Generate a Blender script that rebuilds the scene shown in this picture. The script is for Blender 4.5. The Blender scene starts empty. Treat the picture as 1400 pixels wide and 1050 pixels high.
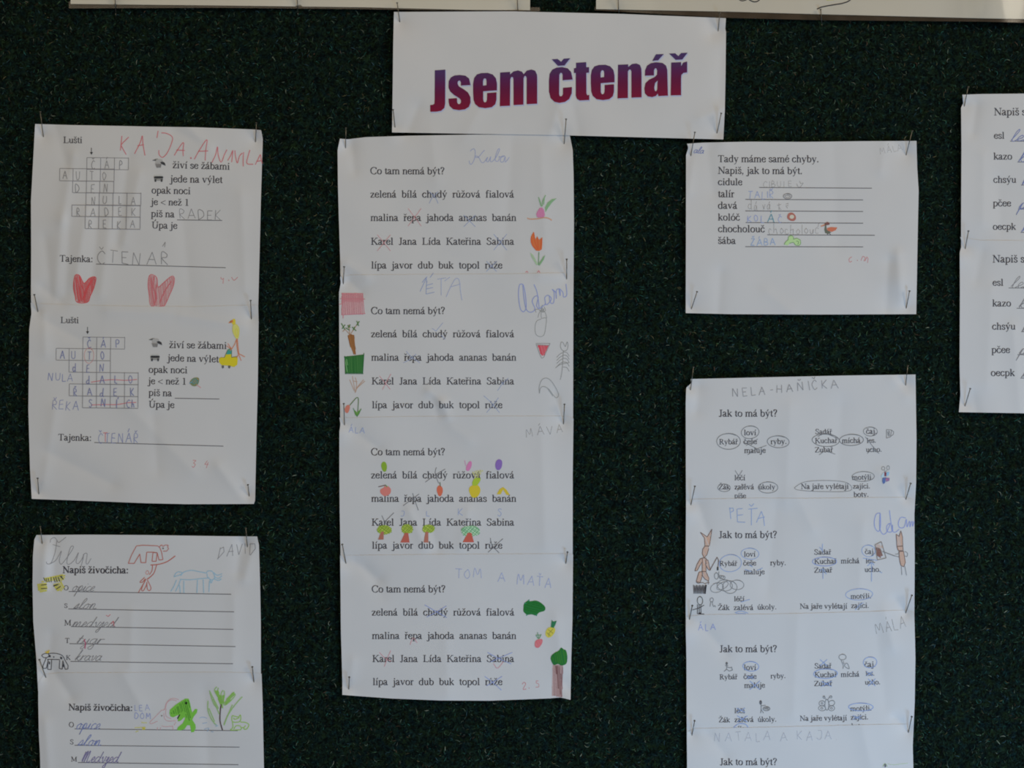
import bpy, bmesh, math, random
import numpy as np
from mathutils import Vector, Matrix
from mathutils.geometry import tessellate_polygon

random.seed(7)
RNG = np.random.default_rng(11)
SC = bpy.context.scene
COL = SC.collection

# ------------------------------------------------------------------ camera, world, lights
S = 0.92 / 1400.0      # metres of board per photograph pixel
D = 1.0                # camera distance from the board
CZ = 1.45              # height of the camera above the floor

def W(px, py, d=0.0):
    """point at distance d (metres) in front of the felt, seen at px, py"""
    k = (D - d) / D
    return ((px - 700.0) * S * k, -d, CZ + (525.0 - py) * S * k)

cam_d = bpy.data.cameras.new('camera'); cam = bpy.data.objects.new('camera', cam_d); COL.objects.link(cam)
cam.location = (0, -D, CZ); cam.rotation_euler = (math.pi / 2, 0, 0)
cam_d.sensor_width = 36.0; cam_d.lens = 36.0 * D / 0.92; cam_d.clip_start = 0.01
SC.camera = cam
SC.cycles.filter_width = 2.0          # the photograph's own softness

def area(name, loc, target, sx, sy, power, color):
    l = bpy.data.lights.new(name, 'AREA'); l.shape = 'RECTANGLE'; l.size = sx; l.size_y = sy
    l.energy = power; l.color = color
    o = bpy.data.objects.new(name, l); COL.objects.link(o); o.location = loc
    o.rotation_euler = (Vector(target) - Vector(loc)).to_track_quat('-Z', 'Y').to_euler()
    return o
world = bpy.data.worlds.new('room'); SC.world = world; world.use_nodes = True
world.node_tree.nodes['Background'].inputs[0].default_value = (1.0, 0.88, 0.72, 1)
world.node_tree.nodes['Background'].inputs[1].default_value = 0.085
area('window_light', (3.6, -2.3, 2.7), (0.0, 0, 1.45), 1.5, 1.8, 58, (1.0, 0.885, 0.70))
area('low_cool_fill', (0.85, -0.95, 0.35), (0.2, 0, 1.1), 0.7, 0.5, 12.5, (0.36, 0.65, 1.0))  # unseen cool fill, added to turn the lower right brighter and bluer
area('ceiling_bounce', (-0.7, -2.2, 2.8), (-0.1, 0, 1.5), 2.4, 1.6, 14, (1.0, 0.90, 0.68))
SC.view_settings.view_transform = 'Standard'; SC.view_settings.look = 'None'
SC.view_settings.gamma = 1.0; SC.view_settings.use_curve_mapping = False
SC.view_settings.exposure = 0.06

# ------------------------------------------------------------------ helpers
LIT = 0.46             # photograph value of a surface over its own colour, used to read colours off
def lin(c):
    c = c / 255.0
    return c / 12.92 if c <= 0.04045 else ((c + 0.055) / 1.055) ** 2.4
def C(r, g, b, a=1.0):
    m_ = (r + g + b) / 3.0; r, g, b = (c + (m_ - c) * (.34 if b == max(r, g, b) and b > g + 8 else .20) for c in (r, g, b))
    v = [lin(r) / LIT, lin(g) / LIT, lin(b) / LIT]; k = min(1.0, .88 / max(v)) * (.82 if g == max(r, g, b) and g - b > 50 else 1)
    return (v[0] * k, v[1] * k, v[2] * k, a)

def nodes(name):
    m = bpy.data.materials.new(name); m.use_nodes = True
    nt = m.node_tree; b = nt.nodes['Principled BSDF']
    return m, nt, b
def N(nt, t, **kw):
    n = nt.nodes.new(t)
    for k, v in kw.items():
        if k in n.inputs: n.inputs[k].default_value = v
        else: setattr(n, k, v)
    return n

def paper_mat(name, col, col2, coat=0.0, rough=.75):
    m, nt, b = nodes(name)
    tc = N(nt, 'ShaderNodeTexCoord')
    n1 = N(nt, 'ShaderNodeTexNoise', Scale=28.0, Detail=3.0); nt.links.new(tc.outputs['Object'], n1.inputs['Vector'])
    mx = N(nt, 'ShaderNodeMix', data_type='RGBA'); mx.inputs[6].default_value = (*col, 1); mx.inputs[7].default_value = (*col2, 1)
    nt.links.new(n1.outputs[0], mx.inputs[0]); nt.links.new(mx.outputs[2], b.inputs['Base Color'])
    n2 = N(nt, 'ShaderNodeTexNoise', Scale=900.0, Detail=3.0); nt.links.new(tc.outputs['Object'], n2.inputs['Vector'])
    bp = N(nt, 'ShaderNodeBump', Strength=.12, Distance=.0004); nt.links.new(n2.outputs[0], bp.inputs['Height'])
    nt.links.new(bp.outputs[0], b.inputs['Normal'])
    b.inputs['Roughness'].default_value = rough
    b.inputs['Specular IOR Level'].default_value = .2
    b.inputs['Coat Weight'].default_value = coat; b.inputs['Coat Roughness'].default_value = .12
    return m
PAPER = paper_mat('white_paper', (.79, .765, .77), (.74, .725, .735))
CREAM = paper_mat('cream_poster_paper', (.72, .66, .56), (.67, .61, .51), coat=.6)

m, nt, b = nodes('ink'); INK = m
at = N(nt, 'ShaderNodeAttribute', attribute_name='ink'); nt.links.new(at.outputs['Color'], b.inputs['Base Color'])
b.inputs['Roughness'].default_value = .7; b.inputs['Specular IOR Level'].default_value = .15
tr = N(nt, 'ShaderNodeBsdfTransparent'); mx = N(nt, 'ShaderNodeMixShader')
tc = N(nt, 'ShaderNodeTexCoord')
ns = N(nt, 'ShaderNodeTexNoise', Scale=1100.0, Detail=2.0); nt.links.new(tc.outputs['Object'], ns.inputs['Vector'])
m1 = N(nt, 'ShaderNodeMath', operation='MULTIPLY_ADD'); m1.inputs[1].default_value = 1.6; m1.inputs[2].default_value = -.8
nt.links.new(ns.outputs[0], m1.inputs[0])                         # grain -.8 .. .8
m2 = N(nt, 'ShaderNodeMath', operation='SUBTRACT'); m2.inputs[0].default_value = 1.0; nt.links.new(at.outputs['Alpha'], m2.inputs[1])
m3 = N(nt, 'ShaderNodeMath', operation='MULTIPLY'); nt.links.new(m1.outputs[0], m3.inputs[0]); nt.links.new(m2.outputs[0], m3.inputs[1])
m4 = N(nt, 'ShaderNodeMath', operation='ADD', use_clamp=True); nt.links.new(m3.outputs[0], m4.inputs[0]); nt.links.new(at.outputs['Alpha'], m4.inputs[1])
nt.links.new(m4.outputs[0], mx.inputs[0]); nt.links.new(tr.outputs[0], mx.inputs[1]); nt.links.new(b.outputs[0], mx.inputs[2])
nt.links.new(mx.outputs[0], nt.nodes['Material Output'].inputs[0])

m, nt, b = nodes('pin_steel'); STEEL = m
tc = N(nt, 'ShaderNodeTexCoord'); ns = N(nt, 'ShaderNodeTexNoise', Scale=700.0); nt.links.new(tc.outputs['Object'], ns.inputs['Vector'])
cr = N(nt, 'ShaderNodeValToRGB'); cr.color_ramp.elements[0].color = (.07, .06, .05, 1); cr.color_ramp.elements[1].color = (.26, .24, .20, 1)
nt.links.new(ns.outputs[0], cr.inputs[0]); nt.links.new(cr.outputs[0], b.inputs['Base Color'])
b.inputs['Metallic'].default_value = .85; b.inputs['Roughness'].default_value = .38

m, nt, b = nodes('laminate_film'); FILM = m
tc = N(nt, 'ShaderNodeTexCoord'); ns = N(nt, 'ShaderNodeTexNoise', Scale=60.0); nt.links.new(tc.outputs['Object'], ns.inputs['Vector'])
cr = N(nt, 'ShaderNodeValToRGB'); cr.color_ramp.elements[0].color = (.05, .035, .02, 1); cr.color_ramp.elements[1].color = (.16, .11, .075, 1)
nt.links.new(ns.outputs[0], cr.inputs[0]); nt.links.new(cr.outputs[0], b.inputs['Base Color'])
b.inputs['Roughness'].default_value = .18
tr = N(nt, 'ShaderNodeBsdfTransparent'); mx = N(nt, 'ShaderNodeMixShader'); mx.inputs[0].default_value = .62
nt.links.new(tr.outputs[0], mx.inputs[1]); nt.links.new(b.outputs[0], mx.inputs[2])
nt.links.new(mx.outputs[0], nt.nodes['Material Output'].inputs[0])

m, nt, b = nodes('green_felt'); FELT = m
tc = N(nt, 'ShaderNodeTexCoord')
n1 = N(nt, 'ShaderNodeTexNoise', Scale=230.0, Detail=5.0, Roughness=.72, Distortion=1.8); nt.links.new(tc.outputs['Object'], n1.inputs['Vector'])
cr = N(nt, 'ShaderNodeValToRGB'); e = cr.color_ramp.elements
e[0].position = .42; e[0].color = (.0030, .0050, .0040, 1); e[1].position = .74; e[1].color = (.022, .050, .034, 1)
nt.links.new(n1.outputs[0], cr.inputs[0])
n2 = N(nt, 'ShaderNodeTexNoise', Scale=150.0, Detail=4.0); nt.links.new(tc.outputs['Object'], n2.inputs['Vector'])
c2 = N(nt, 'ShaderNodeValToRGB'); e = c2.color_ramp.elements
e[0].position = .35; e[0].color = (.55, .75, 1.15, 1); e[1].position = .65; e[1].color = (1.15, 1.05, .65, 1)
nt.links.new(n2.outputs[0], c2.inputs[0])
mm = N(nt, 'ShaderNodeMix', data_type='RGBA', blend_type='MULTIPLY'); mm.inputs[0].default_value = 1
nt.links.new(cr.outputs[0], mm.inputs[6]); nt.links.new(c2.outputs[0], mm.inputs[7]); nt.links.new(mm.outputs[2], b.inputs['Base Color'])
bp = N(nt, 'ShaderNodeBump', Strength=.9, Distance=.0012); nt.links.new(n1.outputs[0], bp.inputs['Height']); nt.links.new(bp.outputs[0], b.inputs['Normal'])
b.inputs['Roughness'].default_value = 1.0; b.inputs['Specular IOR Level'].default_value = .05

m, nt, b = nodes('felt_fibre'); FIBRE = m
at = N(nt, 'ShaderNodeAttribute', attribute_name='ink'); nt.links.new(at.outputs['Color'], b.inputs['Base Color'])
b.inputs['Roughness'].default_value = .9; b.inputs['Specular IOR Level'].default_value = .1

def mesh_np(name, verts, quads=None, faces=None, mat=None, colors=None, smooth=True):
    """verts (n,3); quads (m,4) array, or faces list; colors (n,4) point attribute 'ink'"""
    me = bpy.data.meshes.new(name)
    if faces is not None:
        me.from_pydata([tuple(v) for v in verts], [], faces)
    else:
        verts = np.asarray(verts, np.float32); quads = np.asarray(quads, np.int32)
        me.vertices.add(len(verts)); me.vertices.foreach_set('co', verts.ravel())
        me.loops.add(quads.size); me.loops.foreach_set('vertex_index', quads.ravel())
        me.polygons.add(len(quads)); me.polygons.foreach_set('loop_start', np.arange(0, quads.size, 4, dtype=np.int32))
        me.update(calc_edges=True)
    if smooth: me.polygons.foreach_set('use_smooth', np.ones(len(me.polygons), bool))
    if colors is not None:
        a = me.attributes.new('ink', 'FLOAT_COLOR', 'POINT'); a.data.foreach_set('color', np.asarray(colors, np.float32).ravel())
    if mat: me.materials.append(mat)
    me.validate()
    return me

def link(name, me, parent=None, **props):
    o = bpy.data.objects.new(name, me); COL.objects.link(o)
    if parent is not None: o.parent = parent
    for k, v in props.items():
        if v: o[k] = v
    return o

# ------------------------------------------------------------------ the felt covered wall
def box(name, x0, x1, y0, y1, z0, z1, mat):
    v = [(x, y, z) for x in (x0, x1) for y in (y0, y1) for z in (z0, z1)]
    f = [(0, 1, 3, 2), (4, 6, 7, 5), (0, 4, 5, 1), (2, 3, 7, 6), (0, 2, 6, 4), (1, 5, 7, 3)]
    return mesh_np(name, v, faces=f, mat=mat, smooth=False)
wall = link('wall_back', box('wall_back', -1.9, 1.9, 0.0, 0.08, 0.0, 2.7, FELT), kind='structure')

def fibres(n, x0, x1, z0, z1):
    K = 5
    palette = np.array([(.018, .045, .030), (.012, .050, .040), (.030, .060, .030), (.055, .075, .055), (.060, .055, .028),
                        (.045, .030, .020), (.020, .045, .055), (.110, .125, .095), (.010, .022, .018)])
    prob = np.array([.22, .16, .13, .11, .055, .055, .11, .03, .13]); prob /= prob.sum()
    ci = RNG.choice(len(palette), n, p=prob)
    col = palette[ci] * (.08 + 2.2 * RNG.uniform(0, 1, (n, 1)) ** 3.4)
    x = RNG.uniform(x0, x1, n); z = RNG.uniform(z0, z1, n)
    ang = RNG.uniform(0, 2 * np.pi, n); curl = RNG.normal(0, 1.3, n)
    L = RNG.uniform(.0014, .0050, n); wd = RNG.uniform(.00012, .00042, n)
    top = RNG.uniform(.0002, .0009, n)
    V = np.zeros((n, K, 2, 3)); px, pz = x.copy(), z.copy()
    for k in range(K):
        t = k / (K - 1); a = ang + curl * t
        if k: px = px + np.cos(a) * L / (K - 1); pz = pz + np.sin(a) * L / (K - 1)
        h = top * (1 - (2 * t - 1) ** 2) + .00004
        w = wd * (1.0 - .6 * abs(2 * t - 1))
        for s, sg in ((0, 1), (1, -1)):
            V[:, k, s, 0] = px - np.sin(a) * w * sg; V[:, k, s, 2] = pz + np.cos(a) * w * sg; V[:, k, s, 1] = -h
    base = np.arange(n)[:, None] * (2 * K)
    q = [np.stack([base[:, 0] + 2 * k, base[:, 0] + 2 * k + 1, base[:, 0] + 2 * k + 3, base[:, 0] + 2 * k + 2], 1) for k in range(K - 1)]
    cols = np.concatenate([np.repeat(col, 2 * K, 0), np.ones((n * 2 * K, 1))], 1)
    return mesh_np('felt_pile', V.reshape(-1, 3), quads=np.concatenate(q), mat=FIBRE, colors=cols)
link('felt_pile', fibres(150000, -.60, .60, CZ - .46, CZ + .46), wall, kind='stuff')

# ------------------------------------------------------------------ pins (photograph pixels: head, entry) and the relief they press into the paper
PINS = [
 (55, 153, 59, 184, 'pin through the top left corner of the sheet with two red hearts', 'l'),
 (350.5, 168, 349.5, 191, 'pin through the top right corner of the sheet with two red hearts', 'l'),
 (47, 403, 51.5, 424, 'pin at the left end of the seam below the two red hearts', 'l'),
 (342.6, 411, 343.7, 433.5, 'pin above the yellow stork drawing, right end of the seam', 'l'),
 (51.5, 654, 53, 673, 'pin in the bottom left corner of the sheet with the yellow stork', 'l'),
 (339, 663, 340.5, 676, 'short pin in the bottom right corner of the sheet with the yellow stork', 'l'),
 (55, 720, 57.5, 741, 'pin through the top left corner of the animal list with the blue elephant', 'l'),
 (336, 722, 338, 745, 'pin through the top right corner of the animal list with the blue elephant', 'l'),
 (54, 902, 62, 924, 'leaning pin beside the black spotted cow drawing', 'l'),
 (345, 912, 347, 930, 'pin at the right end of the seam above the green tree and dinosaur', 'l'),
 (543, 4, 546.5, 29, 'pin through the top left corner of the title banner', 'b'),
 (984, 18, 982, 41, 'pin through the top right corner of the title banner', 'b'),
 (537.5, 150, 540, 173, 'pin in the bottom left corner of the title banner', 'b'),
 (986, 155, 980.5, 181, 'leaning pin in the bottom right corner of the title banner', 'b'),
 (774, 163, 771.5, 194, 'pin under the middle of the title banner, in the corner of the sheet below', 'm'),
 (473, 175, 472.5, 199, 'pin through the top left corner of the sheet with the orange tulip', 'm'),
 (470.5, 365, 469.5, 385, 'pin above the pink square drawing', 'm'),
 (774.8, 354.5, 774.8, 379, 'pin beside the foot of the orange tulip', 'm'),
 (470, 552, 471, 579, 'pin beside the drooping red flower drawing', 'm'),
 (771.7, 553, 770.6, 577.5, 'pin at the right end of the seam under the pencil banana', 'm'),
 (468, 744.5, 472.6, 768, 'pin at the left end of the seam under the row of small trees', 'm'),
 (775.8, 755, 774, 768, 'short pin at the right end of the seam under the row of small trees', 'm'),
 (477.5, 926, 477, 940, 'short pin in the bottom left corner of the lowest sheet of the middle column', 'm'),
 (950, 181, 945, 210, 'pin through the top left corner of the sheet with the duck and frog', 'r'),
 (1247, 179, 1239.6, 209, 'pin through the top right corner of the sheet with the duck and frog', 'r'),
 (953, 399, 946, 420, 'leaning pin in the bottom left corner of the sheet with the duck and frog', 'r'),
 (1243.5, 398, 1239.6, 418, 'pin in the bottom right corner of the sheet with the duck and frog', 'r'),
 (948, 502, 944.3, 531, 'pin through the top left corner of the sheet with the coloured butterfly', 'r'),
 (1241, 500, 1238.5, 524, 'pin through the top right corner of the sheet with the coloured butterfly', 'r'),
 (950, 665, 945, 688.5, 'leaning pin left of the seam above the brown rabbit fisherman', 'r'),
 (1245, 661, 1239, 681, 'leaning pin right of the seam under the coloured butterfly', 'r'),
 (946.5, 828, 943, 845, 'pin beside the small figure under the brown rabbit fisherman', 'r'),
 (1246.6, 814, 1239, 836, 'leaning pin right of the seam under the brown rabbit cook', 'r'),
 (949.6, 985.5, 946.5, 1003, 'pin left of the lowest seam of the right column', 'r'),
 (1246.4, 980, 1242.4, 999.5, 'pin right of the lowest seam, below the pencil butterfly', 'r'),
 (1323.5, 119, 1319, 142, 'pin in the top left corner of the sheet cut off by the right edge', 'f'),
 (1324, 316, 1320, 338, 'pin halfway down the sheets cut off by the right edge', 'f'),
 (1326.5, 531.5, 1320, 553, 'pin near the bottom of the sheets cut off by the right edge', 'f'),
 (157, -9, 158, 13, 'pin at the lower edge of the left poster, near its left corner', 'p'),
 (406, -10, 407, 12, 'pin at the middle of the lower edge of the left poster', 'p'),
 (707, -7, 708, 15, 'pin at the right end of the left poster', 'p'),
 (845, -5, 846, 18.5, 'pin at the left end of the right poster', 'p'),
 (1122, 13, 1123.2, 27.5, 'pin at the middle of the lower edge of the right poster', 'p'),
]
# soft creases: x0,y0,x1,y1,width px,height mm
CREASES = [
 (100, 215, 85, 300, 9, .7), (85, 300, 75, 400, 10, .6), (95, 300, 90, 400, 8, -.5), (118, 290, 103, 385, 7, .6), (140, 230, 126, 390, 7, -.5),
 (150, 300, 138, 400, 8, .5), (176, 215, 160, 330, 8, -.6), (190, 240, 170, 330, 7, .5), (75, 170, 90, 220, 12, -.6), (255, 172, 285, 200, 8, .7),
 (62, 330, 70, 400, 10, -.6), (240, 180, 320, 215, 10, -.4), (330, 270, 335, 390, 10, .4), (60, 395, 80, 410, 9, -.7), (250, 300, 260, 400, 14, -.4),
 (65, 440, 120, 470, 10, -.6), (60, 430, 62, 480, 8, .6), (250, 432, 330, 445, 8, .6), (150, 425, 230, 428, 9, .5), (70, 620, 150, 660, 12, -.6),
 (300, 640, 330, 680, 9, .7), (180, 560, 260, 640, 12, .4), (210, 570, 215, 640, 9, -.4), (75, 560, 60, 660, 10, .5),
 (62, 745, 60, 800, 7, .9), (75, 740, 72, 800, 7, -.7), (330, 740, 325, 780, 8, -.6), (345, 750, 335, 790, 7, .6), (70, 870, 66, 910, 8, -.5),
 (180, 840, 178, 910, 9, .4), (320, 820, 318, 905, 10, .4), (75, 920, 95, 950, 9, -.8), (170, 925, 190, 960, 10, .5), (62, 990, 66, 1050, 8, .6), (280, 950, 285, 1040, 12, -.4),
 (480, 195, 484, 230, 8, -.7), (590, 190, 596, 240, 14, .4), (700, 200, 690, 340, 16, -.4), (740, 210, 745, 330, 12, .4), (475, 362, 500, 378, 7, .7),
 (478, 385, 492, 398, 7, -.7), (587, 535, 606, 552, 6, .9), (606, 552, 612, 568, 6, .9), (592, 545, 598, 567, 5, -.6), (740, 375, 770, 378, 8, .7), (760, 540, 768, 570, 7, -.5),
 (485, 590, 515, 612, 8, -.7), (560, 700, 580, 745, 7, .7), (590, 720, 598, 750, 6, -.5), (620, 585, 640, 600, 9, .4), (640, 700, 630, 745, 8, .5), (740, 590, 745, 740, 14, .4),
 (488, 770, 515, 790, 9, -.8), (500, 775, 520, 810, 9, -.4), (610, 880, 612, 945, 14, .4), (770, 930, 782, 950, 7, -.9), (760, 850, 770, 930, 12, .5), (482, 905, 478, 950, 7, .5),
 (1215, 360, 1212, 420, 9, -.7), (1228, 350, 1232, 410, 8, .9), (985, 375, 982, 425, 9, -.6), (968, 205, 975, 260, 10, -.5), (948, 215, 942, 260, 7, .6), (1210, 195, 1205, 230, 9, .5),
 (1050, 400, 1080, 425, 9, .4), (1140, 205, 1145, 330, 16, -.3), (955, 530, 952, 560, 8, -.6), (1222, 520, 1238, 540, 8, .6), (1080, 560, 1075, 680, 12, .4), (1150, 560, 1145, 660, 14, -.4),
 (1205, 650, 1235, 690, 9, .6), (955, 690, 968, 730, 9, -.7), (1090, 680, 1110, 720, 11, .5), (1060, 700, 1050, 800, 14, -.4), (1180, 720, 1175, 800, 12, .4), (1225, 820, 1237, 838, 6, -.7),
 (960, 855, 990, 890, 9, -.7), (1210, 840, 1220, 880, 10, .6), (1090, 850, 1085, 970, 14, .4), (1200, 870, 1210, 960, 14, -.4), (1225, 982, 1240, 992, 6, -.9), (970, 1005, 990, 1030, 9, -.6), (1180, 1000, 1190, 1045, 14, .5),
 (1335, 145, 1330, 180, 7, -.7), (1345, 215, 1344, 300, 9, .4), (1365, 250, 1368, 310, 10, -.4), (1342, 345, 1335, 380, 9, -.5), (1355, 400, 1350, 520, 12, .4), (1385, 450, 1395, 560, 9, .6), (1330, 540, 1335, 560, 7, -.6),
 (570, 150, 560, 175, 10, -.6), (764, 142, 754, 178, 10, .6), (785, 150, 790, 178, 10, -.5), (970, 30, 972, 45, 8, -.6), (960, 160, 985, 150, 9, .5), (986, 80, 984, 130, 10, -.5), (660, 140, 640, 180, 16, .4),
]
# raised corners and edges: x,y,radius px,height mm
LIFTS = [(42, 172, 12, 1.0), (360, 180, 9, .8), (40, 460, 26, .6), (44, 684, 16, 1.2), (349, 686, 14, .9), (45, 760, 30, 1.3), (352, 735, 12, .7), (50, 925, 14, 1.1),
 (462, 195, 11, 1.2), (785, 210, 26, .7), (463, 382, 9, 1.2), (464, 590, 16, 1.2), (465, 775, 14, .9), (468, 952, 14, 1.0), (783, 957, 15, 1.6), (600, 958, 60, 1.2),
 (938, 200, 12, 1.0), (1254, 196, 12, .8), (937, 428, 14, .6), (1225, 385, 22, 1.0), (939, 540, 16, 1.3), (1252, 515, 10, .8), (940, 700, 14, 1.0), (938, 862, 16, 1.0),
 (1250, 660, 12, .6), (1314, 132, 9, 1.0), (1313, 350, 14, 1.0), (1311, 565, 12, 1.2), (536, 182, 14, .8), (993, 30, 12, .6), (988, 192, 12, .6), (200, 690, 60, 1.0), (1100, 430, 60, .8)]
PH = [(RNG.uniform(0, 6.28), RNG.uniform(-1, 1), RNG.uniform(-1, 1), RNG.uniform(60, 170)) for _ in range(9)]

def relief(px, py, grp):
    """distance of the paper from the felt in metres at photograph point px, py"""
    px = np.asarray(px, float); py = np.asarray(py, float)
    if px.size == 0: return px
    h = np.full(px.shape, 4.3)
    for ph, a, b_, wl in PH:
        nrm = math.hypot(a, b_) + 1e-6
        h += .13 * np.sin(ph + 2 * np.pi * (px * a / nrm + py * b_ / nrm * .5) / wl)
    x0, x1, y0, y1 = px.min() - 200, px.max() + 200, py.min() - 200, py.max() + 200
    for (a, b_, c, d, w, amp) in CREASES:
        if max(a, c) < x0 or min(a, c) > x1 or max(b_, d) < y0 or min(b_, d) > y1: continue
        L = math.hypot(c - a, d - b_); ux, uy = (c - a) / L, (d - b_) / L
        t = (px - a) * ux + (py - b_) * uy; n = -(px - a) * uy + (py - b_) * ux
        over = np.maximum(0, np.maximum(-t, t - L))
        h += amp * 1.75 * np.exp(-np.sqrt(n * n + 18) / (w * .85)) * 1.6 * np.exp(-(over / (w * 1.3)) ** 2)
    for (a, b_, r, amp) in LIFTS:
        if a < x0 or a > x1 or b_ < y0 or b_ > y1: continue
        h += amp * 1.7 * np.exp(-((px - a) ** 2 + (py - b_) ** 2) / (r * r))
    for p in PINS:
        a, b_ = p[2], p[3]
        if a < x0 or a > x1 or b_ < y0 or b_ > y1: continue
        if p[5] == 'p' and grp != 'p' or grp == 'p' and p[5] != 'p': continue
        r = np.sqrt((px - a) ** 2 + (py - b_) ** 2 + 5)
        h -= 2.7 * np.exp(-r / 13.0)
    if grp == 'p':                                # bulge shaped into the right poster so its coat mirrors the window light
        h += 7.5 * np.exp(-((px - 1358) ** 2 + ((py + 5) * .55) ** 2) / 36.0 ** 2)
    return np.maximum(h, 1.3) * .001

def polyeval(pts, n):
    """n points evenly spaced along a smooth curve through pts"""
    p = np.array(pts, float)
    seg = np.hypot(*np.diff(p, axis=0).T); t = np.concatenate([[0], np.cumsum(seg)]); t /= t[-1]
    u = np.linspace(0, 1, n)
    return np.stack([np.interp(u, t, p[:, 0]), np.interp(u, t, p[:, 1])], 1)

class Sheet:
    def __init__(s, name, label, cat, top, bottom, left, right, grp, group=None, lift=0.0, base=0.0, mat=None, thick=.00014, step=2.3, fade=30.0):
        s.grp, s.lift, s.base, s.fade = grp, lift, base, fade
        s.topy = np.array(top, float)
        w = max(abs(top[-1][0] - top[0][0]), 1); hgt = abs(left[-1][1] - left[0][1])
        nu, nv = int(w / step) + 1, int(hgt / step) + 1
        T, B = polyeval(top, nu), polyeval(bottom, nu); L, R = polyeval(left, nv), polyeval(right, nv)
        T[0] = L[0]; T[-1] = R[0]; B[0] = L[-1]; B[-1] = R[-1]
        u = np.linspace(0, 1, nu)[None, :, None]; v = np.linspace(0, 1, nv)[:, None, None]
        G = (1 - v) * T[None] + v * B[None] + (1 - u) * L[:, None] + u * R[:, None] \
            - ((1 - u) * (1 - v) * T[0] + u * (1 - v) * T[-1] + (1 - u) * v * B[0] + u * v * B[-1])
        px, py = G[..., 0].ravel(), G[..., 1].ravel()
        h = s.h(px, py)
        F = np.stack(W(px, py, h), 1)
        Bk = F.copy(); Bk[:, 1] += thick
        idx = np.arange(nu * nv).reshape(nv, nu)
        q = np.stack([idx[:-1, :-1], idx[1:, :-1], idx[1:, 1:], idx[:-1, 1:]], -1).reshape(-1, 4)
        n = nu * nv
        ring = np.concatenate([idx[0, :], idx[1:, -1], idx[-1, -2::-1], idx[-2:0:-1, 0]])
        R0 = 2 * n; m_ = len(ring)
        i = np.arange(m_); j = (i + 1) % m_
        rim = np.stack([R0 + i, R0 + j, R0 + m_ + j, R0 + m_ + i], 1)
        V = np.concatenate([F, Bk, F[ring], Bk[ring]]); Q = np.concatenate([q, q[:, ::-1] + n, rim])
        me = mesh_np(name, V, quads=Q, mat=mat or PAPER)
        s.o = link(name, me, None, label=label, category=cat, group=group)
        s.layer = 0
    def h(s, px, py):
        h = relief(px, py, s.grp) + s.base
        if s.lift:
            ty = np.interp(px, s.topy[:, 0], s.topy[:, 1])
            h = h + s.lift * np.clip(1 - (py - ty) / s.fade, 0, 1) ** 1.5
        return h

def catmull(p, n=5, closed=False):
    p = [tuple(a) for a in p]
    if len(p) < 3: return p
    q = [p[-1]] + p + [p[0], p[1]] if closed else [p[0]] + p + [p[-1]]
    out = []
    for i in range(1, len(q) - 2):
        a, b_, c, d = (np.array(q[k], float) for k in (i - 1, i, i + 1, i + 2))
        for k in range(n):
            t = k / n
            out.append(tuple(.5 * (2 * b_ + (c - a) * t + (2 * a - 5 * b_ + 4 * c - d) * t * t + (3 * b_ - a - 3 * c + d) * t ** 3)))
    out.append(tuple(q[-2]))
    return out

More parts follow.
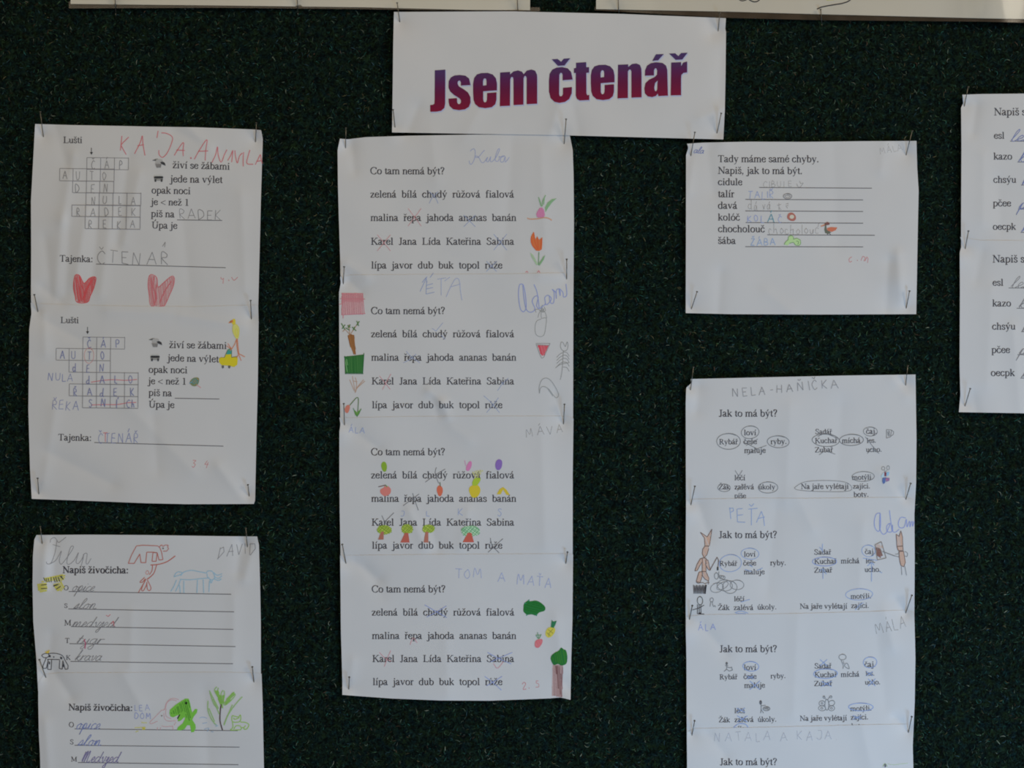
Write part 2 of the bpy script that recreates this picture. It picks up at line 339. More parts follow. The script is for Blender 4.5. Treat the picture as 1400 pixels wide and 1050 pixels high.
class Part:
    """flat print or drawing lying on a sheet; coordinates in photograph pixels after the frame ox, oy, sc"""
    def __init__(s, sheet, name, label=None, f=(0, 0, 1)):
        s.sh, s.name, s.label, s.f = sheet, name, label, f
        s.v, s.fc, s.c = [], [], []
        sheet.n = getattr(sheet, 'n', 0) + 1
        sheet.layer = 0 if name in ('printed_text', 'writing_line', 'crossword_grid') else 10 + 3 * (sheet.n % 4)
    def frame(s, *f): s.f = f; return s
    def T(s, p): return (s.f[0] + p[0] / s.f[2], s.f[1] + p[1] / s.f[2])
    def ribbon(s, pts, widths, col, lay):
        n = len(pts)
        if n < 2: return
        if n < 6:                               # long straight runs follow the relief in short steps
            q, u = [pts[0]], [widths[0]]
            for i in range(1, n):
                a, b_ = pts[i - 1], pts[i]; m = max(1, int(math.hypot(b_[0] - a[0], b_[1] - a[1]) / 2.4))
                for j in range(1, m + 1):
                    q.append((a[0] + (b_[0] - a[0]) * j / m, a[1] + (b_[1] - a[1]) * j / m)); u.append(widths[i - 1] + (widths[i] - widths[i - 1]) * j / m)
            pts, widths, n = q, u, len(q)
        P = np.array(pts, float); d = np.gradient(P, axis=0) if n > 2 else np.array([P[1] - P[0]] * 2)
        L = np.hypot(d[:, 0], d[:, 1]) + 1e-9; nx, ny = -d[:, 1] / L, d[:, 0] / L
        b0 = len(s.v)
        for i in range(n):
            w = widths[i] * .5
            s.v.append((P[i, 0] + nx[i] * w, P[i, 1] + ny[i] * w, lay)); s.v.append((P[i, 0] - nx[i] * w, P[i, 1] - ny[i] * w, lay))
            s.c += [col, col]
            if i: a = b0 + 2 * i; s.fc.append((a - 2, a - 1, a + 1, a))
    def line(s, pts, w=.9, col=None, smooth=False, closed=False, raw=False):
        pts = [p if raw else s.T(p) for p in pts]
        if smooth: pts = catmull(pts, 5, closed)
        elif closed: pts = pts + [pts[0]]
        out = [pts[0]]
        for a, b_ in zip(pts, pts[1:]):
            L = math.hypot(b_[0] - a[0], b_[1] - a[1]); k = max(1, int(L / 2.6))
            out += [(a[0] + (b_[0] - a[0]) * i / k, a[1] + (b_[1] - a[1]) * i / k) for i in range(1, k + 1)]
        s.sh.layer += 1
        if smooth or len(pts) == 2:
            s.ribbon(out, [w] * len(out), col, s.sh.layer)
        else:                                   # corners: one strip per straight run keeps them sharp
            for a, b_ in zip(pts, pts[1:]):
                L = math.hypot(b_[0] - a[0], b_[1] - a[1]); k = max(1, int(L / 2.6))
                if L > 1e-6: s.ribbon([(a[0] + (b_[0] - a[0]) * i / k, a[1] + (b_[1] - a[1]) * i / k) for i in range(k + 1)], [w] * (k + 1), col, s.sh.layer)
        return s
    def lines(s, many, w=.9, col=None, smooth=False):
        for p in many: s.line(p, w, col, smooth)
        return s
    def fill(s, poly, col, holes=(), smooth=False, colfn=None, cell=3.2, shift=(0, 0)):
        loops = [[s.T(p) for p in poly]] + [[s.T(p) for p in h_] for h_ in holes]
        if smooth: loops = [catmull(l, 4, True)[:-1] for l in loops]
        flat = [p for l in loops for p in l]
        tris = tessellate_polygon([[Vector((p[0], p[1], 0)) for p in l] for l in loops])
        bm = bmesh.new(); vs = [bm.verts.new((p[0] + shift[0], p[1] + shift[1], 0)) for p in flat]
        for t in tris:
            try: bm.faces.new([vs[i] for i in t])
            except ValueError: pass
        xs = [p[0] for p in flat]; ys = [p[1] for p in flat]
        for lo, hi, no in ((min(xs), max(xs), (1, 0, 0)), (min(ys), max(ys), (0, 1, 0))):
            x = lo + cell
            while x < hi:
                bmesh.ops.bisect_plane(bm, geom=bm.verts[:] + bm.edges[:] + bm.faces[:], plane_co=(x * no[0], x * no[1], 0), plane_no=no); x += cell
        s.sh.layer += 5; b0 = len(s.v); bm.verts.index_update()
        for v in bm.verts: s.v.append((v.co.x, v.co.y, s.sh.layer)); s.c.append(colfn(v.co.x, v.co.y) if colfn else col)
        for f_ in bm.faces: s.fc.append(tuple(b0 + v.index for v in f_.verts))
        bm.free(); return s
    def hatch(s, poly, ang, gap, w, col, jit=.5, smooth=False):
        P = [s.T(p) for p in poly]
        if smooth: P = catmull(P, 4, True)[:-1]
        a = math.radians(ang); ca, sa = math.cos(a), math.sin(a)
        R = [(x * ca + y * sa, -x * sa + y * ca) for x, y in P]
        y = min(r[1] for r in R) + gap * .4; s.sh.layer += 1; L0 = s.sh.layer; k_ = 0
        while y < max(r[1] for r in R):
            xs = []
            for (x0, y0), (x1, y1) in zip(R, R[1:] + R[:1]):
                if (y0 <= y) != (y1 <= y): xs.append(x0 + (x1 - x0) * (y - y0) / (y1 - y0))
            xs.sort()
            for x0, x1 in zip(xs[::2], xs[1::2]):
                k_ += 1; s.sh.layer = L0 + k_ % 2
                j = lambda: random.uniform(-jit, jit)
                p0, p1 = (x0 + j(), y + j() * .5), (x1 + j(), y + j() * .5)
                s.line([(p0[0] * ca - p0[1] * sa, p0[0] * sa + p0[1] * ca), (p1[0] * ca - p1[1] * sa, p1[0] * sa + p1[1] * ca)], w * random.uniform(.7, 1.25), col, raw=True)
            y += gap * random.uniform(.7, 1.3)
        s.sh.layer = L0 + 2
        return s
    def ellipse(s, cx, cy, rx, ry, w, col, tilt=0.0, wob=.04, over=.15):
        n = 22; ph = random.uniform(0, 6); pts = []
        for i in range(int(n * (1 + over)) + 1):
            t = 2 * math.pi * i / n - 1.8; r = 1 + wob * math.sin(2.1 * t + ph) - .02 * i / n
            x, y = rx * r * math.cos(t), ry * r * math.sin(t); a = math.radians(tilt)
            pts.append((cx + x * math.cos(a) - y * math.sin(a), cy + x * math.sin(a) + y * math.cos(a)))
        return s.line(pts, w, col, smooth=True)
    def done(s):
        if not s.v: return None
        if s.name in SPLIT: return s.split(SPLIT[s.name])
        a = np.array(s.v, float)
        # never above the hidden edge of the sheet in front: ink follows its own sheet only
        h = s.sh.h(a[:, 0], a[:, 1]) + .00010 + .000005 * a[:, 2]
        V = np.stack(W(a[:, 0], a[:, 1], h), 1)
        me = mesh_np(s.name, V, faces=s.fc, mat=INK, colors=s.c, smooth=True)
        return link(s.name, me, s.sh.o, label=s.label)

    def split(s, name):
        """strokes that touch become one part, the others parts of their own"""
        par = list(range(len(s.v)))
        def find(i):
            while par[i] != i: par[i] = par[par[i]]; i = par[i]
            return i
        for f_ in s.fc:
            for i in f_[1:]: par[find(i)] = find(f_[0])
        comp = {}
        for i in range(len(s.v)): comp.setdefault(find(i), []).append(i)
        boxes = [[min(s.v[i][0] for i in c), min(s.v[i][1] for i in c), max(s.v[i][0] for i in c), max(s.v[i][1] for i in c), set(c)] for c in comp.values()]
        g = 2.0 if 'letter' in name or 'figure' in name else .3
        merged = True
        while merged:
            merged = False
            for i in range(len(boxes)):
                for j in range(len(boxes) - 1, i, -1):
                    a, b_ = boxes[i], boxes[j]
                    if a[0] - g < b_[2] and b_[0] - g < a[2] and a[1] - g < b_[3] and b_[1] - g < a[3]:
                        boxes[i] = [min(a[0], b_[0]), min(a[1], b_[1]), max(a[2], b_[2]), max(a[3], b_[3]), a[4] | b_[4]]; del boxes[j]; merged = True
        for bx in boxes:
            keep = sorted(bx[4]); ix = {v: k for k, v in enumerate(keep)}
            q = Part(s.sh, name, s.label); q.v = [s.v[i] for i in keep]; q.c = [s.c[i] for i in keep]
            q.fc = [tuple(ix[i] for i in f_) for f_ in s.fc if f_[0] in ix]; q.done()
SPLIT = {'crossing_marks': 'crossing_mark', 'ink_rings': 'ink_ring', 'pencil_circles': 'pencil_ring', 'colour_scribbles': 'colour_scribble', 'colour_dots': 'colour_spot',
         'berry_drawings': 'berry_drawing', 'tiny_pencil_drawings': 'small_figure_drawing', 'initials': 'initial_letter', 'curly_lines': 'curly_line'}

# ------------------------------------------------------------------ printed serif letters, drawn with a broad nib (units of 1/1000 em)
def sf(*xs): return [('t', [(a, y), (b_, y)]) for a, b_, y in xs]
LOW = {
 'a': (444, [('c', [(70, 345), (105, 420), (190, 452), (275, 425), (305, 340), (305, 90), (345, 15), (430, 45)]), ('c', [(305, 275), (160, 215), (60, 145), (62, 45), (150, 8), (240, 45), (305, 105)])]),
 'b': (500, [('l', [(115, 680), (115, 15)]), ('c', [(115, 360), (190, 430), (285, 440), (400, 370), (435, 230), (395, 85), (280, 8), (180, 15), (115, 70)]), ('t', [(15, 655), (115, 680)])]),
 'c': (444, [('c', [(365, 345), (335, 425), (240, 450), (130, 405), (65, 290), (60, 195), (115, 65), (225, 8), (330, 40), (405, 135)])]),
 'd': (500, [('l', [(385, 680), (385, 15)]), ('c', [(385, 370), (320, 435), (225, 442), (100, 370), (62, 215), (100, 80), (205, 10), (310, 20), (385, 85)]), ('t', [(290, 655), (385, 680)]), ('t', [(385, 15), (470, 25)])]),
 'e': (444, [('w', [(70, 262), (385, 262)], 66), ('c', [(385, 275), (355, 395), (250, 448), (130, 405), (65, 290), (60, 195), (115, 65), (225, 8), (330, 40), (405, 140)])]),
 'f': (333, [('c', [(140, 0), (140, 250), (140, 540), (185, 650), (275, 678), (345, 625)])] + sf((20, 300, 438), (35, 245, 8))),
 'g': (500, [('c', [(215, 445), (110, 410), (85, 300), (120, 190), (215, 160), (320, 190), (350, 300), (310, 410), (215, 445)]), ('c', [(150, 185), (90, 110), (150, 45), (380, 40), (460, -40), (380, -165), (210, -212), (60, -165), (50, -80), (140, 0)]), ('t', [(330, 400), (470, 410)])]),
 'h': (500, [('l', [(115, 680), (115, 0)]), ('c', [(115, 340), (200, 425), (290, 442), (370, 395), (385, 290), (385, 0)]), ('t', [(15, 655), (115, 680)])] + sf((15, 215, 8), (290, 485, 8))),
 'i': (278, [('l', [(140, 445), (140, 0)]), ('t', [(30, 425), (140, 445)])] + sf((30, 250, 8))),
 'j': (278, [('c', [(165, 445), (165, 200), (165, -80), (120, -190), (20, -200), (-50, -150)]), ('t', [(60, 425), (165, 445)])]),
 'k': (500, [('l', [(115, 680), (115, 0)]), ('t', [(115, 190), (390, 435)]), ('l', [(205, 280), (435, 10)]), ('t', [(15, 655), (115, 680)])] + sf((15, 215, 8), (285, 470, 440), (340, 495, 8))),
 'l': (278, [('l', [(135, 680), (135, 0)]), ('t', [(30, 655), (135, 680)])] + sf((30, 250, 8))),
 'm': (778, [('l', [(115, 445), (115, 0)]), ('c', [(115, 340), (200, 425), (285, 442), (365, 395), (385, 290), (385, 0)]), ('c', [(385, 340), (470, 425), (555, 442), (635, 395), (655, 290), (655, 0)]), ('t', [(15, 425), (115, 445)])] + sf((15, 215, 8), (290, 485, 8), (560, 755, 8))),
 'n': (500, [('l', [(115, 445), (115, 0)]), ('c', [(115, 340), (200, 425), (290, 442), (370, 395), (385, 290), (385, 0)]), ('t', [(15, 425), (115, 445)])] + sf((15, 215, 8), (290, 485, 8))),
 'o': (500, [('c', [(250, 450), (120, 395), (68, 225), (120, 60), (250, 5), (380, 60), (432, 225), (380, 395), (250, 450)])]),
 'p': (500, [('l', [(115, 445), (115, -212)]), ('c', [(115, 360), (190, 430), (285, 440), (400, 370), (435, 230), (395, 85), (280, 8), (180, 15), (115, 70)]), ('t', [(15, 425), (115, 445)])] + sf((15, 230, -208))),
 'r': (333, [('l', [(115, 445), (115, 0)]), ('c', [(115, 300), (170, 400), (240, 435), (320, 405)]), ('t', [(15, 425), (115, 445)]), ('l', [(290, 440), (300, 370)])] + sf((15, 235, 8))),
 's': (389, [('c', [(320, 320), (290, 420), (190, 450), (85, 400), (90, 310), (190, 245), (300, 180), (325, 90), (240, 10), (120, 20), (55, 140)])]),
 't': (278, [('c', [(130, 575), (130, 300), (130, 105), (170, 20), (268, 50)])] + sf((15, 260, 438))),
 'u': (500, [('c', [(115, 440), (115, 250), (120, 110), (165, 30), (245, 15), (330, 55), (385, 120)]), ('l', [(385, 445), (385, 15)])] + sf((10, 115, 438), (285, 385, 438), (385, 485, 15))),
 'v': (500, [('l', [(95, 440), (260, 10)]), ('t', [(260, 10), (415, 440)])] + sf((15, 205, 440), (330, 485, 440))),
 'x': (500, [('l', [(95, 440), (400, 10)]), ('t', [(90, 10), (400, 440)])] + sf((15, 205, 440), (310, 480, 440), (15, 180, 8), (300, 490, 8))),
 'y': (500, [('l', [(95, 440), (265, 40)]), ('t', [(415, 440), (215, -110), (140, -195), (50, -190)])] + sf((15, 205, 440), (330, 485, 440))),
 'z': (444, [('l', [(360, 430), (75, 15)]), ('t', [(50, 435), (395, 435)]), ('t', [(45, 12), (400, 12)]), ('t', [(50, 435), (45, 340)]), ('t', [(400, 12), (415, 120)])]),
 'C': (667, [('c', [(600, 490), (550, 610), (385, 668), (200, 610), (85, 450), (80, 270), (160, 90), (330, 0), (480, 15), (620, 140)]), ('t', [(605, 660), (605, 470)])]),
 'J': (389, [('c', [(235, 650), (235, 400), (235, 100), (190, 5), (105, -5), (35, 55)])] + sf((110, 365, 652))),
 'K': (722, [('l', [(165, 650), (165, 0)]), ('t', [(165, 280), (560, 645)]), ('l', [(290, 400), (620, 15)])] + sf((35, 300, 652), (35, 300, 8), (455, 690, 652), (500, 720, 8))),
 'L': (611, [('l', [(165, 650), (165, 0)]), ('t', [(30, 12), (560, 12), (595, 170)])] + sf((30, 300, 652))),
 'M': (889, [('t', [(140, 650), (140, 0)]), ('l', [(160, 650), (440, 60)]), ('t', [(440, 60), (735, 650)]), ('l', [(735, 650), (735, 0)])] + sf((20, 200, 652), (20, 250, 8), (700, 870, 652), (610, 870, 8))),
 'N': (722, [('t', [(130, 650), (130, 0)]), ('l', [(130, 640), (600, 20)]), ('t', [(600, 650), (600, 0)])] + sf((15, 190, 652), (15, 240, 8), (490, 710, 652))),
 'O': (722, [('c', [(361, 672), (180, 600), (85, 420), (85, 240), (180, 60), (361, -8), (540, 60), (640, 240), (640, 420), (540, 600), (361, 672)])]),
 'R': (667, [('l', [(165, 650), (165, 0)]), ('c', [(165, 640), (330, 645), (455, 600), (470, 490), (420, 370), (300, 340), (165, 335)]), ('l', [(300, 335), (570, 15)])] + sf((30, 300, 652), (30, 300, 8), (500, 660, 8))),
 'S': (556, [('c', [(465, 500), (420, 625), (290, 668), (150, 620), (105, 500), (190, 400), (350, 320), (450, 210), (430, 70), (280, 0), (130, 40), (60, 180)])]),
 'T': (611, [('l', [(305, 650), (305, 0)]), ('t', [(40, 520), (45, 648), (570, 648), (575, 520)])] + sf((190, 420, 8))),
 'U': (722, [('c', [(165, 650), (165, 400), (170, 180), (250, 30), (380, 5), (520, 50), (580, 180), (590, 400)]), ('t', [(590, 380), (590, 650)])] + sf((30, 300, 652), (480, 705, 652))),
 'Z': (611, [('l', [(540, 635), (75, 20)]), ('t', [(60, 520), (70, 645), (560, 645)]), ('t', [(45, 12), (560, 12), (590, 170)])]),
 'B': (667, [('l', [(165, 650), (165, 0)]), ('c', [(165, 645), (400, 640), (470, 500), (380, 360), (165, 345)]), ('c', [(165, 345), (450, 330), (540, 180), (430, 20), (165, 10)])]),
 '?': (444, [('c', [(80, 520), (110, 640), (220, 676), (340, 620), (350, 500), (270, 380), (220, 290), (210, 180)]), ('dot', (210, 45))]),
 '.': (250, [('dot', (110, 45))]), ':': (278, [('dot', (130, 45)), ('dot', (130, 400))]), ',': (250, [('dot', (110, 45)), ('t', [(140, 40), (80, -130)])]),
 '<': (564, [('t', [(520, 470), (50, 250), (520, 40)])]), '1': (500, [('l', [(270, 670), (270, 0)]), ('t', [(120, 590), (270, 670)])] + sf((120, 410, 8))),
 ' ': (250, []), '-': (333, [('l', [(50, 230), (280, 230)])]),
}
ACC = {'á': ('a', 'v'), 'é': ('e', 'v'), 'í': ('i', 'v'), 'ó': ('o', 'v'), 'ú': ('u', 'v'), 'ý': ('y', 'v'), 'Ú': ('U', 'V'),
       'č': ('c', 'k'), 'š': ('s', 'k'), 'ž': ('z', 'k'), 'ř': ('r', 'k'), 'ě': ('e', 'k'), 'Ž': ('Z', 'K'), 'ů': ('u', 'o')}
def glyph(ch):
    base, acc = ACC.get(ch, (ch, None))
    adv, st = LOW[base]; st = list(st)
    if base in 'ij' and acc is None: st.append(('dot', (140 if base == 'i' else 165, 615)))
    cx = adv / 2 - (10 if base != 'i' else 0)
    up = 195 if acc in ('V', 'K') else 0
    if acc in ('v', 'V'): st.append(('w', [(cx - 30, 535 + up), (cx + 85, 705 + up)], 80))
    if acc in ('k', 'K'): st.append(('w', [(cx - 120, 690 + up), (cx, 550 + up)], 62)); st.append(('w', [(cx, 550 + up), (cx + 120, 690 + up)], 62))
    if acc == 'o': st.append(('w', [(cx + 70 * math.cos(t), 610 + 70 * math.sin(t)) for t in np.linspace(0, 6.283, 9)], 34))
    return adv, st

PRINT = C(56, 53, 59)
def text(P, string, x0, y0, x1, y1=None, col=PRINT, bold=1.0, vs=1.0):
    """print string on the baseline x0,y0 .. x1,y1"""
    y1 = y0 if y1 is None else y1
    tot = sum(glyph(c)[0] for c in string); L = math.hypot(x1 - x0, y1 - y0); k = L / tot
    ux, uy = (x1 - x0) / L, (y1 - y0) / L; X = 0; TH, TN = 112 * bold, 54 * bold
    P.sh.layer += 1; lay = P.sh.layer
    for ch in string:
        adv, st = glyph(ch)
        for s_ in st:
            tf = lambda p: (x0 + ux * (X + p[0]) * k + uy * p[1] * k * vs, y0 + uy * (X + p[0]) * k - ux * p[1] * k * vs)
            if s_[0] == 'dot':
                cx, cy = s_[1]; r = 62 * (bold ** .5)
                pts = [tf((cx - r, cy)), tf((cx, cy)), tf((cx + r, cy))]; P.ribbon(pts, [r * 1.2 * k, r * 2.1 * k, r * 1.2 * k], col, lay); continue
            pts = catmull(s_[1], 4) if s_[0] == 'c' else s_[1]
            if s_[0] == 't' and len(pts) > 2:
                for a, b_ in zip(pts, pts[1:]): P.ribbon([tf(a), tf(b_)], [TN * k] * 2, col, lay)
                continue
            q = [tf(p) for p in pts]
            if s_[0] == 'w': w = [s_[2] * k * bold] * len(q)
            elif s_[0] == 't': w = [TN * k] * len(q)
            elif s_[0] == 'l': w = [TH * k * (1 if abs(pts[0][1] - pts[-1][1]) > 200 else .6)] * len(q)
            else:
                w = []
                for i in range(len(pts)):
                    a, b_ = pts[max(0, i - 1)], pts[min(len(pts) - 1, i + 1)]
                    dx, dy = b_[0] - a[0], b_[1] - a[1]; w.append((TN + (TH - TN) * abs(dy * .97 - dx * -.18) / (math.hypot(dx, dy) + 1e-6)) * k)
            P.ribbon(q, w, col, lay)
        X += adv
    return P

# ------------------------------------------------------------------ handwriting: block capitals and school script, one stroke wide
BLK = {'A': (.8, [[(0, 0), (.38, 1), (.75, 0)], [(.15, .38), (.62, .4)]]), 'B': (.65, [[(0, 0), (0, 1), (.4, .9), (.4, .6), (0, .5), (.5, .4), (.5, .1), (0, 0)]]),
 'C': (.7, [[(.6, .85), (.35, 1), (.08, .7), (.05, .3), (.3, 0), (.6, .1)]]), 'D': (.75, [[(.05, 0), (.05, 1), (.45, .85), (.6, .45), (.4, .08), (.05, 0)]]),
 'E': (.65, [[(.5, 1), (0, 1), (0, 0), (.55, 0)], [(0, .52), (.42, .52)]]), 'H': (.75, [[(0, 0), (0, 1)], [(.6, 0), (.6, 1)], [(0, .5), (.6, .5)]]), 'I': (.25, [[(.05, 0), (.05, 1)]]),
 'J': (.6, [[(.1, 1), (.5, .95), (.45, .2), (.2, 0), (0, .2)]]), 'K': (.7, [[(.05, 0), (.05, 1)], [(.55, 1), (.05, .45), (.6, 0)]]), 'L': (.6, [[(.05, 1), (.05, 0), (.5, 0)]]),
 'M': (.9, [[(0, 0), (.1, 1), (.38, .35), (.65, 1), (.78, 0)]]), 'N': (.8, [[(0, 0), (.08, 1), (.55, 0), (.62, 1)]]), 'O': (.75, [[(.3, 1), (.05, .7), (.05, .3), (.3, 0), (.55, .3), (.55, .7), (.3, 1)]]),
 'P': (.65, [[(.05, 0), (.05, 1), (.45, .9), (.45, .6), (.05, .5)]]), 'R': (.7, [[(.05, 0), (.05, 1), (.45, .9), (.42, .6), (.05, .5), (.55, 0)]]), 'S': (.6, [[(.5, .85), (.25, 1), (.05, .75), (.45, .35), (.3, 0), (0, .15)]]),
 'T': (.7, [[(.3, 0), (.3, 1)], [(0, 1), (.62, 1)]]), 'U': (.7, [[(0, 1), (.02, .25), (.28, 0), (.52, .25), (.55, 1)]]), 'V': (.75, [[(0, 1), (.3, 0), (.65, 1)]]), 'Z': (.65, [[(0, 1), (.55, 1), (0, 0), (.55, 0)]]),
 '.': (.3, [[(.05, 0), (.1, .06)]]), '-': (.6, [[(.1, .45), (.45, .47)]]), ' ': (.55, []),
 '2': (.6, [[(0, .8), (.25, 1), (.45, .75), (.05, 0), (.55, 0)]]), '3': (.6, [[(0, .95), (.4, .9), (.15, .55), (.45, .3), (.2, 0), (0, .1)]]), '4': (.6, [[(.3, 1), (.05, .45), (.5, .45)], [(.4, .7), (.38, -.1)]]), '5': (.6, [[(.5, 1), (.1, 1), (.08, .6), (.4, .5), (.35, .1), (0, .05)]]), '6': (.6, [[(.4, 1), (.1, .5), (.2, 0), (.45, .2), (.1, .4)]]),
 'd': (.75, [[(.5, 1.1), (.45, .05), (.6, 0)], [(.45, .45), (.2, .5), (.02, .2), (.2, 0), (.45, .2)]]), 'a': (.65, [[(.4, .5), (.1, .5), (.05, .1), (.3, .05), (.42, .5), (.45, 0)]]), 'v': (.6, [[(0, .5), (.2, 0), (.45, .55)]]),
 'c': (.5, [[(.35, .45), (.1, .5), (.02, .15), (.2, 0), (.4, .08)]]), 'h': (.6, [[(.03, 0), (.03, 1)], [(.03, .4), (.3, .5), (.38, 0)]]), 'o': (.5, [[(.2, .5), (.02, .25), (.2, 0), (.38, .25), (.2, .5)]]), 'l': (.3, [[(.05, 1), (.05, 0)]]), 'u': (.55, [[(0, .5), (.05, .05), (.3, .05), (.38, .5), (.4, 0)]])}
BACC = {'Č': ('C', 'k'), 'Á': ('A', 'v'), 'Ř': ('R', 'k'), 'Ň': ('N', 'k'), 'Ť': ('T', 'k'), 'Ž': ('Z', 'k'), 'Í': ('I', 'v'), 'É': ('E', 'v'), 'á': ('a', 's'), 'č': ('c', 's')}
def block(P, string, x0, y0, x1, y1, hgt, w=.9, col=None, jit=.09, slant=0.0, gap=1.0):
    """hand-printed letters on the line x0,y0 .. x1,y1, hgt pixels tall"""
    tot = sum(BLK[BACC.get(c, (c,))[0]][0] * (1.25 if c != ' ' else 1) for c in string); L = math.hypot(x1 - x0, y1 - y0)
    k = L / tot; ux, uy = (x1 - x0) / L, (y1 - y0) / L; X = 0
    for ch in string:
        base, acc = BACC.get(ch, (ch, None)); adv, st = BLK[base]; st = list(st)
        if acc == 'k': st.append([(.12, 1.35), (.28, 1.15), (.45, 1.38)])
        if acc in ('v', 's'): yy = .62 if acc == 's' else 1.12; st.append([(.3, yy), (.42, yy + .3)])
        dy = random.uniform(-1, 1) * jit * hgt
        kw = min(k, hgt * gap)
        for s_ in st:
            q = []
            for a, b_ in s_:
                a += random.uniform(-1, 1) * jit * .6 + b_ * slant; b_ += random.uniform(-1, 1) * jit * .6
                q.append((x0 + ux * (X * k + a * kw) + uy * b_ * hgt, y0 + uy * (X * k + a * kw) - ux * b_ * hgt + dy))
            P.line(q, w * random.uniform(.85, 1.15), col, smooth=len(q) > 4, raw=True)
        X += adv * (1.25 if ch != ' ' else 1)
    return P
SCR = {'a': (.95, [[(.7, .85), (.35, 1), (.02, .5), (.2, 0), (.55, .3), (.72, 1), (.65, .2), (.95, .15)]]), 'c': (.7, [[(.6, .85), (.3, 1), (.02, .5), (.25, 0), (.7, .2)]]),
 'd': (1.0, [[(.7, .85), (.35, 1), (.02, .5), (.2, 0), (.58, .4), (.8, 2.0), (.68, .2), (1.0, .15)]]), 'e': (.65, [[(0, .25), (.45, .65), (.35, 1), (.08, .7), (.08, .25), (.3, 0), (.65, .25)]]),
 'g': (.85, [[(.65, .85), (.3, 1), (.02, .5), (.2, 0), (.55, .4), (.68, 1), (.55, -.8), (.2, -1), (.15, -.6), (.85, .15)]]), 'i': (.5, [[(0, .2), (.25, 1), (.17, .2), (.3, 0), (.5, .2)], [(.35, 1.4), (.4, 1.5)]]),
 'j': (.5, [[(0, .2), (.3, 1), (.15, -.8), (-.1, -1), (-.1, -.6), (.5, .2)]]), 'k': (.8, [[(0, .2), (.45, 1.8), (.3, 2), (.08, 0)], [(.1, .4), (.5, 1), (.2, .5), (.55, 0), (.8, .2)]]),
 'l': (.55, [[(0, .2), (.45, 1.6), (.38, 2), (.2, 1.5), (.1, .2), (.3, 0), (.55, .25)]]), 'm': (1.3, [[(0, .2), (.15, 1), (.08, 0), (.3, .9), (.5, .9), (.48, 0), (.7, .9), (.9, .9), (.9, .15), (1.05, 0), (1.3, .2)]]),
 'n': (.9, [[(0, .2), (.15, 1), (.08, 0), (.3, .9), (.5, .9), (.5, .15), (.65, 0), (.9, .2)]]), 'o': (.8, [[(.4, 1), (.05, .6), (.15, 0), (.5, .2), (.5, .9), (.35, .95), (.8, .75)]]),
 'p': (.85, [[(0, .2), (.25, 1), (.05, -1), (.22, .8), (.5, 1), (.6, .5), (.4, 0), (.25, .15), (.85, .2)]]), 'r': (.65, [[(0, .2), (.2, 1), (.1, 0), (.28, .8), (.65, .95)]]),
 's': (.7, [[(0, .05), (.42, 1), (.5, .5), (.35, 0), (.08, .1), (.7, .2)]]), 't': (.6, [[(0, .2), (.35, 1.6), (.15, .2), (.35, 0), (.6, .2)], [(.05, 1.05), (.5, 1.1)]]),
 'u': (.9, [[(0, .2), (.2, 1), (.12, .2), (.3, 0), (.6, .8), (.62, 1), (.55, .2), (.9, .15)]]), 'v': (.8, [[(0, .7), (.15, 1), (.28, 0), (.55, .4), (.6, 1), (.8, .85)]]), 'y': (.85, [[(0, .2), (.2, 1), (.15, .2), (.4, .1), (.62, 1), (.5, -.8), (.2, -1), (.2, -.5), (.85, .15)]]),
 'M': (1.5, [[(0, .3), (.15, 1.9), (.1, 0), (.2, 1.4), (.45, 2), (.45, 0), (.6, 1.5), (.85, 2), (.85, .2), (1.1, 0), (1.4, .25)]]), ' ': (.5, []), 'z': (.7, [[(0, .85), (.5, 1), (.1, 0), (.3, .2), (.35, -.9), (.1, -.8), (.7, .2)]])}
SACC = {'ě': 'e', 'á': 'a', 'š': 's', 'č': 'c'}
def script(P, string, x0, y0, x1, y1, xh, w=.85, col=None, slant=.35, jit=.04):
    tot = sum(SCR[SACC.get(c, c)][0] for c in string); L = math.hypot(x1 - x0, y1 - y0); k = L / tot
    ux, uy = (x1 - x0) / L, (y1 - y0) / L; X = 0
    for ch in string:
        base = SACC.get(ch, ch); adv, st = SCR[base]; st = list(st)
        if base != ch: st.append([(.3, 1.5), (.42, 1.3), (.6, 1.6)] if ch in 'ěšč' else [(.45, 1.3), (.6, 1.7)])
        for s_ in st:
            q = []
            for a, b_ in s_:
                a += random.uniform(-1, 1) * jit; b_ += random.uniform(-1, 1) * jit
                sx = (X + a) * k + b_ * xh * slant
                q.append((x0 + ux * sx + uy * b_ * xh, y0 + uy * sx - ux * b_ * xh))
            P.line(q, w * random.uniform(.85, 1.15), col, smooth=True, raw=True)
        X += adv
    return P
def cross(P, cx, cy, rx, ry, w, col, curve=0):
    P.line([(cx - rx, cy - ry), (cx + curve, cy), (cx + rx, cy + ry)], w, col, smooth=True)
    P.line([(cx + rx, cy - ry), (cx - curve, cy), (cx - rx, cy + ry)], w, col, smooth=True)
    return P
PENCIL = C(112, 110, 114, .72); LPENCIL = C(128, 125, 125, .5); DPENCIL = C(70, 68, 72, .85); BLUE = C(88, 102, 165, .82); LBLUE = C(110, 128, 178, .7)
RED = C(190, 85, 95, .7); LRED = C(200, 120, 125, .6); BLACK = C(40, 40, 44)
